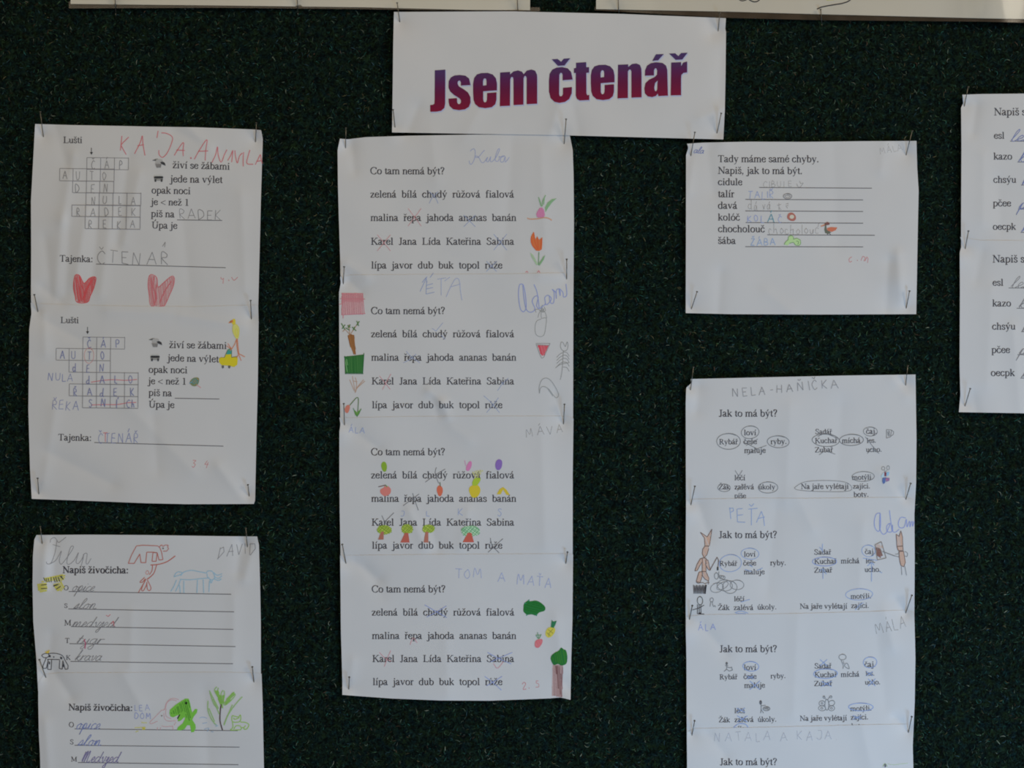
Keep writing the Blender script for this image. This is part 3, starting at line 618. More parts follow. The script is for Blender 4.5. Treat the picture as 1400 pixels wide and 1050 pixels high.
# ------------------------------------------------------------------ the sheets
def vline(x0, y0, x1, y1, n=6): return [(x0 + (x1 - x0) * i / n, y0 + (y1 - y0) * i / n) for i in range(n + 1)]
poster_l = Sheet('poster', 'long cream poster at the top left, its lower edge above the felt', 'poster',
    [(96, -240), (725, -240)], [(96.5, 5.4), (300, 7.5), (500, 10), (640, 13.5), (724.7, 14)], [(96, -240), (96.5, 5.4)], [(725, -240), (724.7, 14)], 'p', base=.0009, mat=CREAM, step=6)
poster_r = Sheet('poster', 'long cream poster at the top right with a black curly line', 'poster',
    [(815, -240), (1520, -240)], [(815, 12.5), (1000, 16), (1123, 19.5), (1343, 25), (1400, 26), (1520, 30)], [(815, -240), (815, 12.5)], [(1520, -240), (1520, 30)], 'p', base=.0009, mat=CREAM, step=6)
def film(sh, pts):
    """the clear laminate margin that stands out beyond a poster's paper"""
    v, f = [], []
    for i, (x, y0, y1) in enumerate(pts):
        for y in (y0, y1):
            h = float(relief([x], [y], 'p')[0]) + .0003; v.append(W(x, y, h))
        if i: a = 2 * i; f.append((a - 2, a - 1, a + 1, a))
    n = len(v); v += [(a, b_ + .0002, c) for a, b_, c in v]; f += [tuple(n + i for i in q[::-1]) for q in f]
    link('laminate_margin', mesh_np('laminate_margin', v, faces=f, mat=FILM), sh.o, label='narrow brownish laminate margin along the lower edge')
def densify(p, n=8):
    o = []
    for a, b_ in zip(p, p[1:]): o += [tuple(a[j] + (b_[j] - a[j]) * i / n for j in range(3)) for i in range(n)]
    return o + [p[-1]]
film(poster_l, densify([(94, 2, 11.5), (300, 4, 10.5), (500, 7, 12.5), (640, 10, 14.5), (724, 10, 15.5), (738, 10, 15.5)]) + [])
film(poster_r, densify([(813, 9, 14), (900, 11, 19), (1000, 12, 24.5), (1123, 15, 27.5), (1343, 20, 29.5), (1400, 22, 31), (1520, 26, 35)]))
P = Part(poster_r, 'curly_lines', 'black curly drawn line')
P.line([(1117, 12.5), (1124, 9.5), (1140, 6.5), (1152, 4.5), (1161, 1), (1166, -5)], 1.5, BLACK, smooth=True)
P.line([(1008, -3), (1014, 1), (1021, -1), (1020, -6)], 1.3, BLACK, smooth=True)
P.line([(1022, -2), (1030, 2.3), (1037, 1), (1040, -5)], 1.4, BLACK, smooth=True)
P.line([(1130, 0), (1140, -.5)], 1.5, C(200, 195, 90, .6)); P.done()

banner = Sheet('title_banner', 'white title banner with large purple and crimson heading', 'banner',
    [(538.6, 16.3), (700, 15.5), (850, 19), (992.5, 24.8)], [(536, 181), (650, 183), (772, 185), (988.9, 190.6)],
    [(538.6, 16.3), (537.6, 60), (537, 110), (536, 181)], [(992.5, 24.8), (991.6, 40), (992.6, 43), (992, 100), (991, 150), (988.9, 190.6)], 'b', base=.0008)
# heading letters traced at their places on the banner
Z1, Z2 = (580, 60, 7.368), (740, 60, 6.667)
def grad(x, y):
    k = (x - 590) / 350.0; t = (y - (88 - 20 * k)) / 64.0
    t = min(max(t, 0), 1); st = [(0, (52, 36, 96)), (.3, (66, 24, 76)), (.62, (86, 12, 50)), (1, (112, 8, 38))]
    for (a, ca), (b_, cb) in zip(st, st[1:]):
        if t <= b_: u = (t - a) / (b_ - a); return C(*[ca[i] + (cb[i] - ca[i]) * u for i in range(3)])
    return C(*st[-1][1])
E_OUT = [(493, 480), (493, 400), (503, 345), (530, 308), (575, 294), (640, 292), (690, 308), (722, 345), (733, 400), (733, 468), (594, 478), (594, 560), (600, 582), (612, 590), (626, 582), (632, 562), (634, 495), (728, 488), (728, 560), (716, 608), (680, 638), (615, 648), (550, 638), (512, 605), (497, 560)]
E_IN = [(592, 420), (592, 375), (600, 352), (613, 347), (624, 354), (628, 375), (628, 416)]
def e2(p): return [(452 + (x - 493) * 216 / 240, 190 + (y - 292) * 323 / 356) for x, y in p]
HEAD = [
 ('J', Z1, [(107, 266), (213, 259), (211, 600), (203, 645), (170, 675), (120, 683), (62, 684), (60, 616), (85, 614), (103, 603), (105, 575)], []),
 ('s', Z1, [(245, 420), (247, 375), (268, 338), (305, 318), (360, 313), (415, 320), (452, 348), (467, 415), (370, 420), (370, 388), (362, 372), (350, 370), (338, 380), (336, 402), (350, 428), (400, 458), (440, 488), (465, 535), (467, 590), (450, 635), (410, 660), (350, 668), (290, 658), (255, 625), (246, 585), (245, 552), (330, 546), (332, 588), (342, 606), (358, 606), (370, 592), (370, 568), (355, 548), (300, 515), (262, 480), (246, 445)], []),
 ('e', Z1, E_OUT, [E_IN]),
 ('m', Z1, [(765, 288), (865, 282), (865, 308), (900, 277), (945, 267), (985, 280), (1002, 305), (1035, 268), (1080, 258), (1118, 270), (1136, 310), (1138, 345), (1138, 603), (1032, 608), (1032, 345), (1025, 325), (1012, 323), (1001, 345), (1000, 612), (900, 617), (899, 355), (892, 335), (877, 335), (867, 355), (864, 623), (762, 628)], []),
 ('caron', Z2, [(95, 140), (150, 137), (181, 163), (205, 135), (265, 130), (212, 197), (152, 200)], []),
 ('c', Z2, [(70, 340), (76, 275), (100, 235), (140, 216), (190, 212), (240, 222), (272, 255), (287, 325), (195, 332), (195, 282), (188, 265), (174, 265), (165, 282), (163, 458), (170, 477), (188, 477), (198, 458), (198, 400), (280, 393), (278, 450), (255, 503), (215, 530), (165, 538), (120, 528), (85, 492), (71, 435)], []),
 ('t', Z2, [(318, 172), (410, 166), (410, 212), (436, 212), (436, 262), (411, 264), (412, 450), (420, 468), (438, 464), (438, 512), (350, 516), (325, 502), (315, 470), (315, 265), (298, 264), (298, 222), (318, 219)], []),
 ('e', Z2, e2(E_OUT), [e2(E_IN)]),
 ('n', Z2, [(700, 190), (793, 186), (793, 210), (828, 183), (868, 178), (900, 192), (912, 225), (914, 260), (915, 487), (822, 490), (822, 252), (815, 235), (800, 235), (790, 252), (790, 494), (695, 497)], []),
 ('acute', Z2, [(1045, 95), (1118, 92), (1065, 150), (1012, 155)], []),
 ('a', Z2, [(945, 290), (947, 240), (965, 198), (1000, 175), (1050, 168), (1105, 173), (1138, 198), (1149, 240), (1155, 472), (1068, 476), (1062, 455), (1045, 475), (1010, 486), (970, 478), (945, 450), (940, 405), (950, 358), (985, 325), (1035, 302), (1055, 280), (1057, 245), (1050, 225), (1038, 222), (1028, 240), (1028, 288)],
   [[(1060, 335), (1038, 358), (1030, 400), (1036, 428), (1048, 432), (1058, 415)]]),
 ('caron', Z2, [(1165, 88), (1220, 85), (1250, 111), (1275, 83), (1335, 80), (1285, 143), (1225, 146)], []),
 ('r', Z2, [(1185, 170), (1275, 166), (1275, 202), (1295, 170), (1330, 160), (1330, 260), (1295, 265), (1277, 285), (1275, 320), (1275, 468), (1180, 470)], []),
]
for nm, z, out, holes in HEAD:
    P = Part(banner, 'heading_letter' if len(nm) < 2 else 'heading_accent', None, z)
    P.fill(out, C(150, 155, 195), holes, shift=(1.0, 1.5)); P.fill(out, None, holes, colfn=grad, cell=2.4); P.done()

# ---------------- left column
lA = Sheet('worksheet', 'wrinkled crossword worksheet with two red hearts, top of the left column', 'worksheet',
    [(48, 169.5), (100, 171), (180, 172.5), (200, 173), (268, 174), (348, 177), (357, 178)], [(43, 440), (200, 440), (353, 440)],
    [(48, 169.5), (44.7, 231), (42.3, 275), (42.6, 340), (42.3, 400), (43, 440)], [(357, 178), (359.3, 190), (358, 230), (356.6, 274), (355.3, 330), (353.5, 400), (352.5, 440)], 'l', group='worksheets pinned to the felt')
lB = Sheet('worksheet', 'crossword worksheet with the yellow stork and car, under the sheet with red hearts', 'worksheet',
    [(42, 414), (60, 415.5), (120, 417.5), (200, 419), (262, 419.5), (353, 417)], [(43.4, 682), (100, 684), (200, 688), (257, 689.3), (347, 689)],
    [(42, 414), (43, 428), (40, 450), (38.8, 560), (41, 640), (43.4, 682)], [(353, 417), (353.5, 440), (352.5, 520), (350.5, 600), (348.7, 684), (347, 689)], 'l', group='worksheets pinned to the felt', lift=.00034)
lC = Sheet('worksheet', 'animal word list with a blue elephant and brown bear, third in the left column', 'worksheet',
    [(50, 731.5), (120, 731), (200, 731.5), (300, 733), (351.5, 733.5)], [(52, 945), (200, 945), (357, 945)],
    [(50, 731.5), (47, 737), (45, 760), (44.5, 800), (45.5, 850), (50, 905), (52, 945)], [(351.5, 733.5), (354, 745), (355.3, 790), (356.5, 850), (356.7, 918), (357, 945)], 'l', group='worksheets pinned to the felt')
lD = Sheet('worksheet', 'animal word list with a green dinosaur and tree, lowest of the left column', 'worksheet',
    [(52.3, 934), (60, 922), (80, 920), (200, 919.5), (300, 919), (350, 920), (357.6, 921)], [(58, 1150), (361, 1150)],
    [(52.3, 934), (52.3, 960), (53, 1000), (54.6, 1030), (56, 1080), (58, 1150)], [(357.6, 921), (359, 960), (361, 1060), (361, 1150)], 'l', group='worksheets pinned to the felt', lift=.00034)

def grid(sh, f, rows, col):
    P = Part(sh, 'crossword_grid', None, f)
    for y0, y1, xs in rows:
        P.line([(xs[0], y0), (xs[-1], y0 + (xs[-1] - xs[0]) * .012)], .75, col); P.line([(xs[0], y1), (xs[-1], y1 + (xs[-1] - xs[0]) * .012)], .75, col)
        for x in xs: P.line([(x, y0), (x - 2, y1)], .75, col)
    return P.done()
def arrow(sh, x, y0, y1):
    P = Part(sh, 'arrow_mark'); P.line([(x, y0), (x, y1 - 1)], .8, BLACK); P.fill([(x - 2, y1 - 3), (x + 2, y1 - 3), (x, y1 + .8)], BLACK); P.done()
def icons(sh, f, dy):
    P = Part(sh, 'stork_picture', 'small grey printed bird picture', f)
    P.fill([(70, 518 + dy), (115, 500 + dy), (140, 498 + dy), (125, 522 + dy), (95, 524 + dy)], C(85, 85, 88))
    P.fill([(120, 505 + dy), (170, 503 + dy), (195, 512 + dy), (185, 560 + dy), (110, 555 + dy)], C(140, 138, 138))
    P.fill([(165, 540 + dy), (195, 532 + dy), (222, 548 + dy), (232, 582 + dy), (205, 572 + dy), (180, 560 + dy)], C(50, 50, 54))
    P.fill([(105, 560 + dy), (185, 562 + dy), (172, 606 + dy), (125, 606 + dy)], C(120, 116, 115))
    for x in (122, 138, 154, 168): P.line([(x, 565 + dy), (x + 2, 602 + dy)], .5, C(60, 60, 62))
    P.done()
    P = Part(sh, 'car_picture', 'small grey printed car picture', f)
    P.fill([(95, 700 + dy), (115, 690 + dy), (185, 690 + dy), (202, 705 + dy), (200, 728 + dy), (92, 730 + dy)], C(150, 150, 150))
    P.fill([(92, 715 + dy), (105, 708 + dy), (190, 708 + dy), (203, 715 + dy), (202, 728 + dy), (190, 742 + dy), (105, 742 + dy), (93, 730 + dy)], C(45, 45, 48))
    P.fill([(95, 735 + dy), (200, 735 + dy), (198, 760 + dy), (98, 760 + dy)], C(120, 118, 116))
    for x in (110, 183): P.fill([(x - 12, 742 + dy), (x + 12, 742 + dy), (x + 9, 774 + dy), (x - 9, 774 + dy)], C(55, 55, 58))
    P.done()
def heart(sh, f, pts, strokes, c1, c2):
    P = Part(sh, 'heart_drawing', 'red crayon heart', f)
    P.hatch(pts, 84, 1.0, .9, c2, smooth=False); P.line(pts, 1.1, c1, smooth=True, closed=True)
    for s_ in strokes: P.line(s_, 1.3, c1, smooth=True)
    P.done()
def printed(sh, lines):
    for t in lines: text(Part(sh, 'printed_text'), *t).done()
def rules(sh, lines, w=.9):
    for a in lines: Part(sh, 'writing_line').line([(a[0], a[1]), (a[2], a[3])], w, C(70, 68, 74)).done()

printed(lA, [('Lušti', 86.3, 195.4, 112.6, 195.6), ('živí se žábami', 235.7, 229.7, 314.3, 232), ('jede na výlet', 232.6, 249, 304.2, 250.2), ('opak noci', 207, 264.3, 260.6, 265.4),
  ('je < než 1', 206.3, 280, 258.6, 281.2), ('piš na', 206.3, 296.3, 238.6, 297.2), ('Úpa je', 207, 312, 242.5, 312.8), ('Tajenka:', 81.4, 357.5, 127.4, 358.4)])
rules(lA, [(242, 300.6, 303.7, 301.4), (131.4, 361, 308.6, 366)])
R1, R2, R3, R4 = (40, 160, 8.75), (200, 160, 8.75), (40, 280, 8.75), (200, 300, 8.75)
GC = C(105, 102, 108, .85)
grid(lA, R1, [(485, 625, (690, 855, 1020, 1188)), (615, 762, (365, 525, 688, 852, 1017)), (765, 905, (520, 685, 845, 1012)), (905, 1050, (680, 838, 1003, 1170, 1337)),
  (1052, 1188, (511, 675, 836, 1000, 1165, 1330)), (1190, 1335, (670, 832, 995, 1160, 1328))], GC)
arrow(lA, 125, 202, 211); icons(lA, R2, 0)
def cells(sh, name, label, rows, hgt, w, col):
    P = Part(sh, name, label)
    for s_, xs, y in rows:
        for ch, x in zip(s_, xs): block(P, ch, x, y, x + 8 * BLK[BACC.get(ch, (ch,))[0]][0] * 1.25, y + .1, hgt, w, col, gap=.9)
    P.done()
cells(lA, 'pencil_letters', 'grey pencil letters in the crossword', [('ČÁP', (125, 143, 163), 231), ('AUTO', (86, 104, 123, 140), 245.5), ('DEN', (103, 125, 142), 263), ('NULA', (125, 141, 162, 179), 279.5),
  ('RADEK', (104.5, 124, 143, 162, 180), 295.5), ('REKA', (121, 141, 160, 178), 312.5)], 11, .85, PENCIL)
P = Part(lA, 'pencil_word', 'faint pencil word on the short line'); block(P, 'RADEK', 245, 299, 306, 301, 13, .85, PENCIL); P.done()
P = Part(lA, 'pencil_word', 'grey pencil word on the long line')
block(P, 'ČTENAR', 133, 360, 236, 364, 17, .9, PENCIL); P.line([(225, 338), (226, 331), (222, 337)], .8, PENCIL); P.done()
P = Part(lA, 'handwritten_name', 'red crayon capitals along the top edge', R1)
RC = C(200, 95, 105, .72)
P.lines([[(1108, 225), (1098, 330), (1090, 400)], [(1190, 240), (1110, 320), (1105, 350), (1160, 450)], [(1260, 440), (1330, 300), (1352, 225), (1362, 330), (1385, 460)], [(1295, 345), (1370, 330)]], 1.25, RC, True)
P.frame(*R2)
P.lines([[(142, 165), (128, 250)], [(180, 190), (240, 195), (312, 240), (300, 320), (250, 430), (195, 482), (155, 450), (150, 395)], [(335, 460), (390, 370), (445, 305), (440, 400), (443, 468)], [(360, 395), (460, 400)],
  [(530, 480), (540, 495), (525, 492)], [(575, 505), (640, 390), (725, 270), (712, 400), (705, 520)], [(620, 410), (740, 405)], [(785, 545), (830, 450), (852, 355), (860, 450), (895, 540), (935, 450), (965, 390)],
  [(975, 520), (1010, 460), (1035, 400), (1030, 470), (1022, 540)], [(1060, 400), (1070, 480), (1090, 550), (1115, 470), (1150, 430)], [(1165, 420), (1160, 500), (1160, 590)], [(1240, 395), (1215, 480), (1205, 555), (1280, 565)],
  [(1305, 570), (1340, 500), (1365, 450), (1375, 500), (1385, 555)], [(1320, 530), (1375, 522)]], 1.2, RC, True)
P.done()
heart(lA, R3, [(555, 840), (600, 845), (630, 900), (660, 940), (720, 880), (780, 862), (798, 890), (770, 1000), (730, 1090), (695, 1165), (575, 1165), (550, 1090), (530, 1000), (535, 900)],
  [[(560, 870), (565, 960), (585, 1100), (600, 1160)], [(600, 860), (625, 960), (660, 1060), (650, 1160)], [(770, 880), (700, 1000), (660, 1110)], [(745, 900), (680, 1010), (640, 1130)], [(580, 900), (600, 1000), (625, 1150)]], C(190, 62, 66, .9), C(205, 80, 84, .75))
heart(lA, R4, [(40, 670), (100, 672), (130, 715), (140, 810), (215, 750), (300, 682), (335, 700), (325, 790), (280, 900), (230, 1010), (200, 1035), (60, 1035), (35, 900), (22, 780)],
  [[(95, 680), (80, 800), (105, 880), (110, 960)], [(60, 700), (70, 850), (100, 1030)], [(130, 760), (115, 850), (125, 940), (100, 1000)], [(300, 740), (220, 860), (160, 1000)]], C(192, 85, 95, .75), C(205, 125, 130, .62))
P = Part(lA, 'red_mark', 'small faint red date mark', R4)
P.lines([[(893, 690), (900, 712), (925, 715)], [(925, 700), (918, 768)], [(985, 720), (990, 738)], [(1020, 690), (1050, 728), (1095, 690)]], 1.0, LRED, True).done()

printed(lB, [('Lušti', 82.5, 441.5, 107.7, 441.8), ('živí se žábami', 231, 475.6, 310, 477), ('jede na výlet', 229, 493.5, 299, 495.5), ('opak noci', 203, 509.5, 256.3, 510.3),
  ('je < než 1', 202.5, 525, 255, 525.8), ('piš na', 203, 541, 235, 541.8), ('Úpa je', 203, 557, 238.5, 557.8), ('Tajenka:', 79.4, 602, 125.5, 602.8)])
rules(lB, [(239, 544.5, 300, 545.5), (129, 605, 305.5, 610)])
R5, R6 = (40, 440, 8.75), (200, 420, 8.75)
grid(lB, R5, [(182, 320, (643, 808, 975, 1143)), (317, 458, (322, 478, 640, 807, 972)), (460, 602, (477, 640, 807, 972)), (604, 745, (640, 806, 972, 1140, 1305)),
  (742, 885, (480, 640, 806, 972, 1142, 1303)), (887, 1028, (638, 805, 970, 1140, 1302))], GC)
arrow(lB, 119.7, 447, 456); icons(lB, (195.2, 405.3, 8.75), 0)
cells(lB, 'ink_letters', 'blue pen letters in the crossword', [('ČÁP', (119.5, 138.5, 158.5), 476), ('AUTO', (82, 98, 120, 137.5), 491), ('dEN', (99, 118.5, 136.5), 508.5), ('dALO', (118, 137, 156.5, 176), 524.5),
  ('ŘAdEK', (100.5, 119.5, 137, 155.5, 178), 541.5), ('SNÍC', (121.5, 138.5, 158.5, 173), 556.5), ('h', (180,), 556.5)], 10.5, 1.0, C(92, 98, 150, .85))
P = Part(lB, 'ink_word', 'blue pen word left of the crossword'); block(P, 'NULA', 66, 520, 102, 521.5, 10, .9, C(105, 112, 160, .8)); P.done()
P = Part(lB, 'ink_word', 'blue pen word at the lower left of the crossword'); block(P, 'ŘEKA', 71.5, 559, 110, 561, 12, .9, C(105, 112, 160, .8)); P.done()
P = Part(lB, 'ink_word', 'blue pen word with a red letter on the line'); block(P, 'ČTENÁŘ', 134, 605.5, 192, 606, 13, .9, C(105, 112, 160, .8))
P.line([(141, 592), (147, 591.5)], .9, RED); P.line([(144, 592), (144, 604)], .9, RED); P.done()
P = Part(lB, 'red_correction', 'red pencil strokes and circle over the crossword', R5)
P.lines([[(740, 722), (850, 705), (1000, 692), (1150, 700), (1290, 690)], [(740, 995), (900, 990), (1050, 990), (1180, 968), (1280, 965)]], .9, C(195, 85, 100, .85), True)
P.ellipse(715, 405, 60, 88, .8, C(210, 140, 140, .6)); P.done()
P = Part(lB, 'red_mark', 'faint red date mark near the bottom right'); block(P, '3.4', 262, 639, 290, 639, 10, .9, LRED, slant=.2); P.done()
P = Part(lB, 'stork_drawing', 'yellow crayon stork with orange beak and legs', R6)
YE, OR = C(214, 200, 60), C(205, 110, 50)
P.fill([(1030, 205), (1025, 170), (1040, 142), (1062, 145), (1068, 180), (1060, 205)], C(205, 185, 40), smooth=True)
P.fill([(982, 190), (1010, 160), (1035, 150), (1040, 180), (1010, 188)], OR)
P.fill([(1040, 215), (1075, 205), (1105, 240), (1112, 290), (1100, 370), (1075, 372), (1045, 320), (1033, 270)], C(212, 205, 100), smooth=True)
P.line([(1040, 215), (1075, 205), (1105, 240), (1112, 290), (1100, 370), (1075, 372), (1045, 320), (1033, 270)], .7, C(175, 165, 60), True, True)
P.line([(1075, 255), (1062, 290), (1075, 340), (1092, 350), (1095, 290), (1080, 255)], .9, C(185, 172, 40), True)
P.lines([[(1082, 375), (1060, 440), (1020, 505)], [(1080, 378), (1085, 470), (1100, 560)], [(1090, 378), (1098, 470), (1108, 560)], [(1022, 500), (975, 435)], [(1022, 500), (960, 465)], [(1022, 500), (1000, 520)], [(1105, 555), (1180, 595)], [(1105, 560), (1135, 640)], [(1100, 570), (1080, 610)]], 1.0, C(190, 105, 70, .9)).done()
P = Part(lB, 'car_drawing', 'yellow crayon car with a blue green window', R6)
P.fill([(870, 615), (895, 600), (935, 602), (950, 565), (975, 510), (1005, 495), (1022, 515), (1020, 600), (1085, 590), (1095, 620), (1088, 690), (1050, 715), (980, 700), (900, 692), (872, 660)], C(212, 192, 20))
P.fill([(955, 565), (975, 515), (1005, 500), (1020, 515), (1018, 562)], C(40, 130, 120))
P.line([(935, 602), (950, 565), (975, 510), (1005, 495), (1022, 515), (1020, 600)], .7, C(70, 90, 60)); P.line([(870, 615), (895, 600), (935, 602)], .6, C(140, 120, 30))
P.line([(1020, 600), (1085, 592)], .8, C(80, 80, 40))
for x in (915, 992): P.fill([(x - 12, 698), (x + 14, 698), (x + 14, 722), (x, 734), (x - 12, 722)], C(80, 78, 78))
P.done()
P = Part(lB, 'globe_scribble', 'small teal and olive scribbled ball', R6)
P.fill([(520, 905), (540, 865), (580, 842), (628, 848), (628, 900), (600, 940), (555, 942)], C(105, 110, 70), smooth=True)
P.hatch([(530, 900), (560, 860), (615, 850), (620, 900), (580, 930)], -40, 1.6, 1.2, C(25, 120, 125)); P.hatch([(530, 900), (560, 860), (615, 850), (620, 900), (580, 930)], 50, 2.6, .8, C(150, 110, 60))
P.line([(515, 912), (550, 890)], 1, C(70, 130, 170)); P.line([(600, 925), (655, 965)], .8, C(205, 130, 130)); P.done()

R7, R8, Q1, Q2, Q3 = (40, 720, 8.75), (160, 720, 7.0), (40, 830, 8.75), (170, 930, 7.78), (40, 950, 8.75)
printed(lC, [('Napiš živočicha:', 85.5, 783.3, 176, 783.8, PRINT, 1.25), ('O', 87, 806.8, 93.8, 806.8, PRINT, 1, 1), ('S', 87.7, 831, 92.5, 831), ('M', 87.7, 855, 97.5, 855), ('T', 89, 879, 95, 879), ('K', 90, 902, 96.5, 902)])
rules(lC, [(94, 808.7, 316, 812.5), (93.5, 832.5, 320, 836.5), (97, 856.7, 319, 860.5), (95, 880, 322, 884), (96.5, 904.3, 318.5, 907.5)])
GR = C(120, 118, 122, .7)
P = Part(lC, 'handwritten_name', 'large looping pencil name at the top left', R7)
P.lines([[(250, 190), (260, 150), (300, 130), (330, 160), (350, 190), (390, 165), (440, 125)], [(330, 165), (320, 250), (300, 340), (260, 435), (215, 445), (205, 420)], [(280, 215), (370, 240)],
  [(250, 445), (320, 400), (385, 290), (360, 400), (380, 450), (430, 400), (500, 300), (530, 240), (500, 240), (470, 320), (450, 430), (480, 450), (540, 400), (590, 310), (560, 420), (590, 440), (640, 370), (650, 330), (640, 400), (620, 475)],
  [(640, 400), (655, 330), (690, 320), (690, 360), (680, 430), (700, 445), (740, 380)]], .9, GR, True).done()
P = Part(lC, 'handwritten_name', 'pencil capitals at the top right corner', R8)
P.lines([[(990, 200), (965, 312)], [(985, 215), (1020, 195), (1025, 240), (960, 312)], [(1050, 285), (1100, 170), (1108, 280)], [(1065, 240), (1115, 235)], [(1145, 170), (1165, 270), (1200, 165)], [(1225, 160), (1228, 260)], [(1275, 165), (1270, 270)], [(1270, 165), (1320, 165), (1325, 210), (1275, 275)]], .9, GR).done()
for wd, x0, y, x1 in (('opice', 98, 808, 128), ('slon', 100, 832, 131), ('medvjed', 98, 857, 157), ('tygr', 104, 880, 140), ('krava', 102, 903, 138)):
    P = Part(lC, 'pencil_word'); script(P, wd, x0, y, x1, y + .6, 7, .85, C(110, 108, 112, .75), slant=.5)
    if wd == 'medvjed': P.line([(145, 841), (148, 843), (151, 840)], .9, RED); P.line([(152, 853), (155, 849), (156, 856)], 1.1, RED)
    if wd == 'tygr': P.line([(115, 874), (117, 880), (116, 887)], 1.3, C(165, 60, 95, .9))
    P.done()
BR = C(165, 85, 75, .85)
P = Part(lC, 'bear_drawing', 'brown crayon outline of a bear', R8)
P.line([(185, 185), (245, 178), (390, 184), (412, 205), (428, 250), (440, 315), (402, 320), (385, 250), (345, 248), (335, 332), (375, 332), (385, 250), (345, 245), (285, 245), (275, 345), (230, 345), (218, 262), (165, 352), (108, 352)], 1.1, BR)
P.line([(108, 352), (140, 270), (185, 187)], 1.1, BR); P.line([(402, 200), (418, 180), (430, 178), (440, 190), (462, 175), (490, 178), (485, 200), (495, 210), (475, 235), (440, 235)], 1.0, BR); P.line([(425, 172), (432, 180)], .9, C(200, 110, 90)); P.ellipse(441, 208, 4, 4, 1.0, C(90, 80, 80)); P.done()
P = Part(lC, 'monkey_drawing', 'brown crayon monkey under a branch', R8)
P.line([(320, 368), (400, 360), (480, 335), (558, 280)], 1.4, BR, True)
P.lines([[(380, 365), (350, 450), (290, 505)], [(340, 370), (335, 420), (310, 460)], [(290, 500), (320, 480), (350, 450)]], 1.2, BR, True); P.ellipse(290, 440, 14, 18, .9, C(185, 120, 110, .8))
P.lines([[(265, 485), (220, 530), (245, 530), (270, 500)], [(280, 500), (240, 570), (205, 630)], [(270, 510), (235, 600), (255, 610), (290, 540)], [(290, 510), (325, 585), (310, 612), (290, 595), (285, 530)]], 1.1, BR, True).done()
P = Part(lC, 'elephant_drawing', 'pale blue crayon outline of an elephant', R8)
BL = C(120, 165, 190, .8)
P.lines([[(610, 470), (640, 435), (710, 418), (780, 430), (860, 445)], [(545, 480), (560, 450), (590, 432), (625, 445), (600, 462), (545, 480)], [(605, 505), (700, 508), (800, 498), (885, 490)], [(860, 440), (870, 425), (905, 425), (925, 450), (935, 490), (905, 510), (870, 485), (862, 450)],
  [(925, 440), (960, 465), (1005, 450)], [(930, 480), (970, 495), (1005, 470)], [(930, 500), (970, 515), (1000, 500)], [(890, 500), (900, 540), (915, 510)], [(610, 500), (590, 560), (560, 620)], [(570, 510), (545, 570), (515, 620)], [(600, 560), (605, 635)], [(640, 520), (640, 635)], [(770, 510), (765, 635)], [(825, 505), (830, 635)], [(885, 520), (880, 625)]], 1.2, BL, True).done()
P = Part(lC, 'tiger_drawing', 'yellow highlighter tiger with black stripes', R7)
YH = C(205, 195, 70, .8)
P.hatch([(170, 620), (390, 570), (430, 575), (425, 620), (390, 660), (300, 650), (200, 660)], -12, 2.2, 2.2, YH); P.hatch([(90, 700), (160, 650), (210, 670), (215, 770), (110, 780)], -10, 2.6, 2.4, YH); P.hatch([(290, 690), (380, 660), (420, 720), (400, 770), (320, 770)], 60, 2.4, 2.2, YH)
P.lines([[(172, 610), (195, 655)], [(200, 615), (215, 665)], [(225, 615), (240, 665)], [(262, 605), (262, 665)], [(290, 605), (310, 665)], [(315, 600), (335, 660)], [(345, 600), (365, 655)], [(365, 590), (410, 630)], [(385, 585), (395, 625)], [(140, 700), (210, 692)], [(140, 742), (210, 738)], [(290, 705), (350, 690)], [(290, 715), (340, 695)], [(320, 750), (375, 715)]], 1.1, C(50, 52, 60)).done()
P = Part(lC, 'cow_drawing', 'black outlined cow with spots and yellow horns', Q1)
DK = C(55, 54, 60, .95)
P.lines([[(150, 575), (175, 560), (215, 555), (240, 575), (220, 600), (180, 605), (155, 590), (150, 575)], [(230, 555), (290, 552), (350, 560), (400, 585), (430, 640)], [(215, 625), (365, 628)], [(235, 565), (235, 600)]], .95, DK, True)
P.lines([[(205, 605), (165, 700), (165, 735), (205, 732), (225, 650), (225, 628)], [(225, 640), (220, 745), (262, 748), (268, 630)], [(365, 635), (358, 735), (395, 742), (402, 640)], [(402, 640), (430, 745), (462, 740), (465, 700), (430, 640)]], .95, DK)
for q in ([(235, 570), (255, 575), (258, 600), (240, 600)], [(285, 590), (300, 590), (300, 605), (288, 605)], [(370, 592), (395, 600), (395, 625), (372, 622)], [(235, 650), (250, 660), (245, 690), (235, 680)], [(400, 680), (415, 690), (412, 720), (402, 715)]): P.fill(q, DK)
P.lines([[(190, 535), (225, 550)], [(215, 520), (225, 550)], [(240, 515), (228, 548)]], 1.4, C(215, 180, 50)).done()

printed(lD, [('Napiš živočicha:', 93.5, 971, 181.7, 972, PRINT, 1.25), ('O', 94, 994, 101.2, 994), ('S', 95.5, 1017.5, 100.8, 1017.5), ('M', 97, 1041, 105.5, 1041)])
rules(lD, [(102, 996.5, 325, 999), (102, 1019, 327.5, 1021.5), (106.5, 1042.5, 326, 1045.5)])
for wd, x0, y, x1, c in (('opice', 104, 996.5, 136, BLUE), ('slon', 106, 1019, 138, BLUE), ('Medvjed', 111, 1042, 162, C(98, 88, 140, .85)), ('tygr', 118, 1064, 150, BLUE)):
    P = Part(lD, 'ink_word'); script(P, wd, x0, y, x1, y + .6, 7.5, .95, c, slant=.4); P.done()
P = Part(lD, 'handwritten_name', 'two short names in blue pencil beside the heading')
block(P, 'LEA', 184, 972, 208, 971, 8, .9, C(120, 128, 175, .8)); block(P, 'DOM', 184, 982, 209, 983, 8, 1.0, C(120, 128, 175, .8)); P.done()
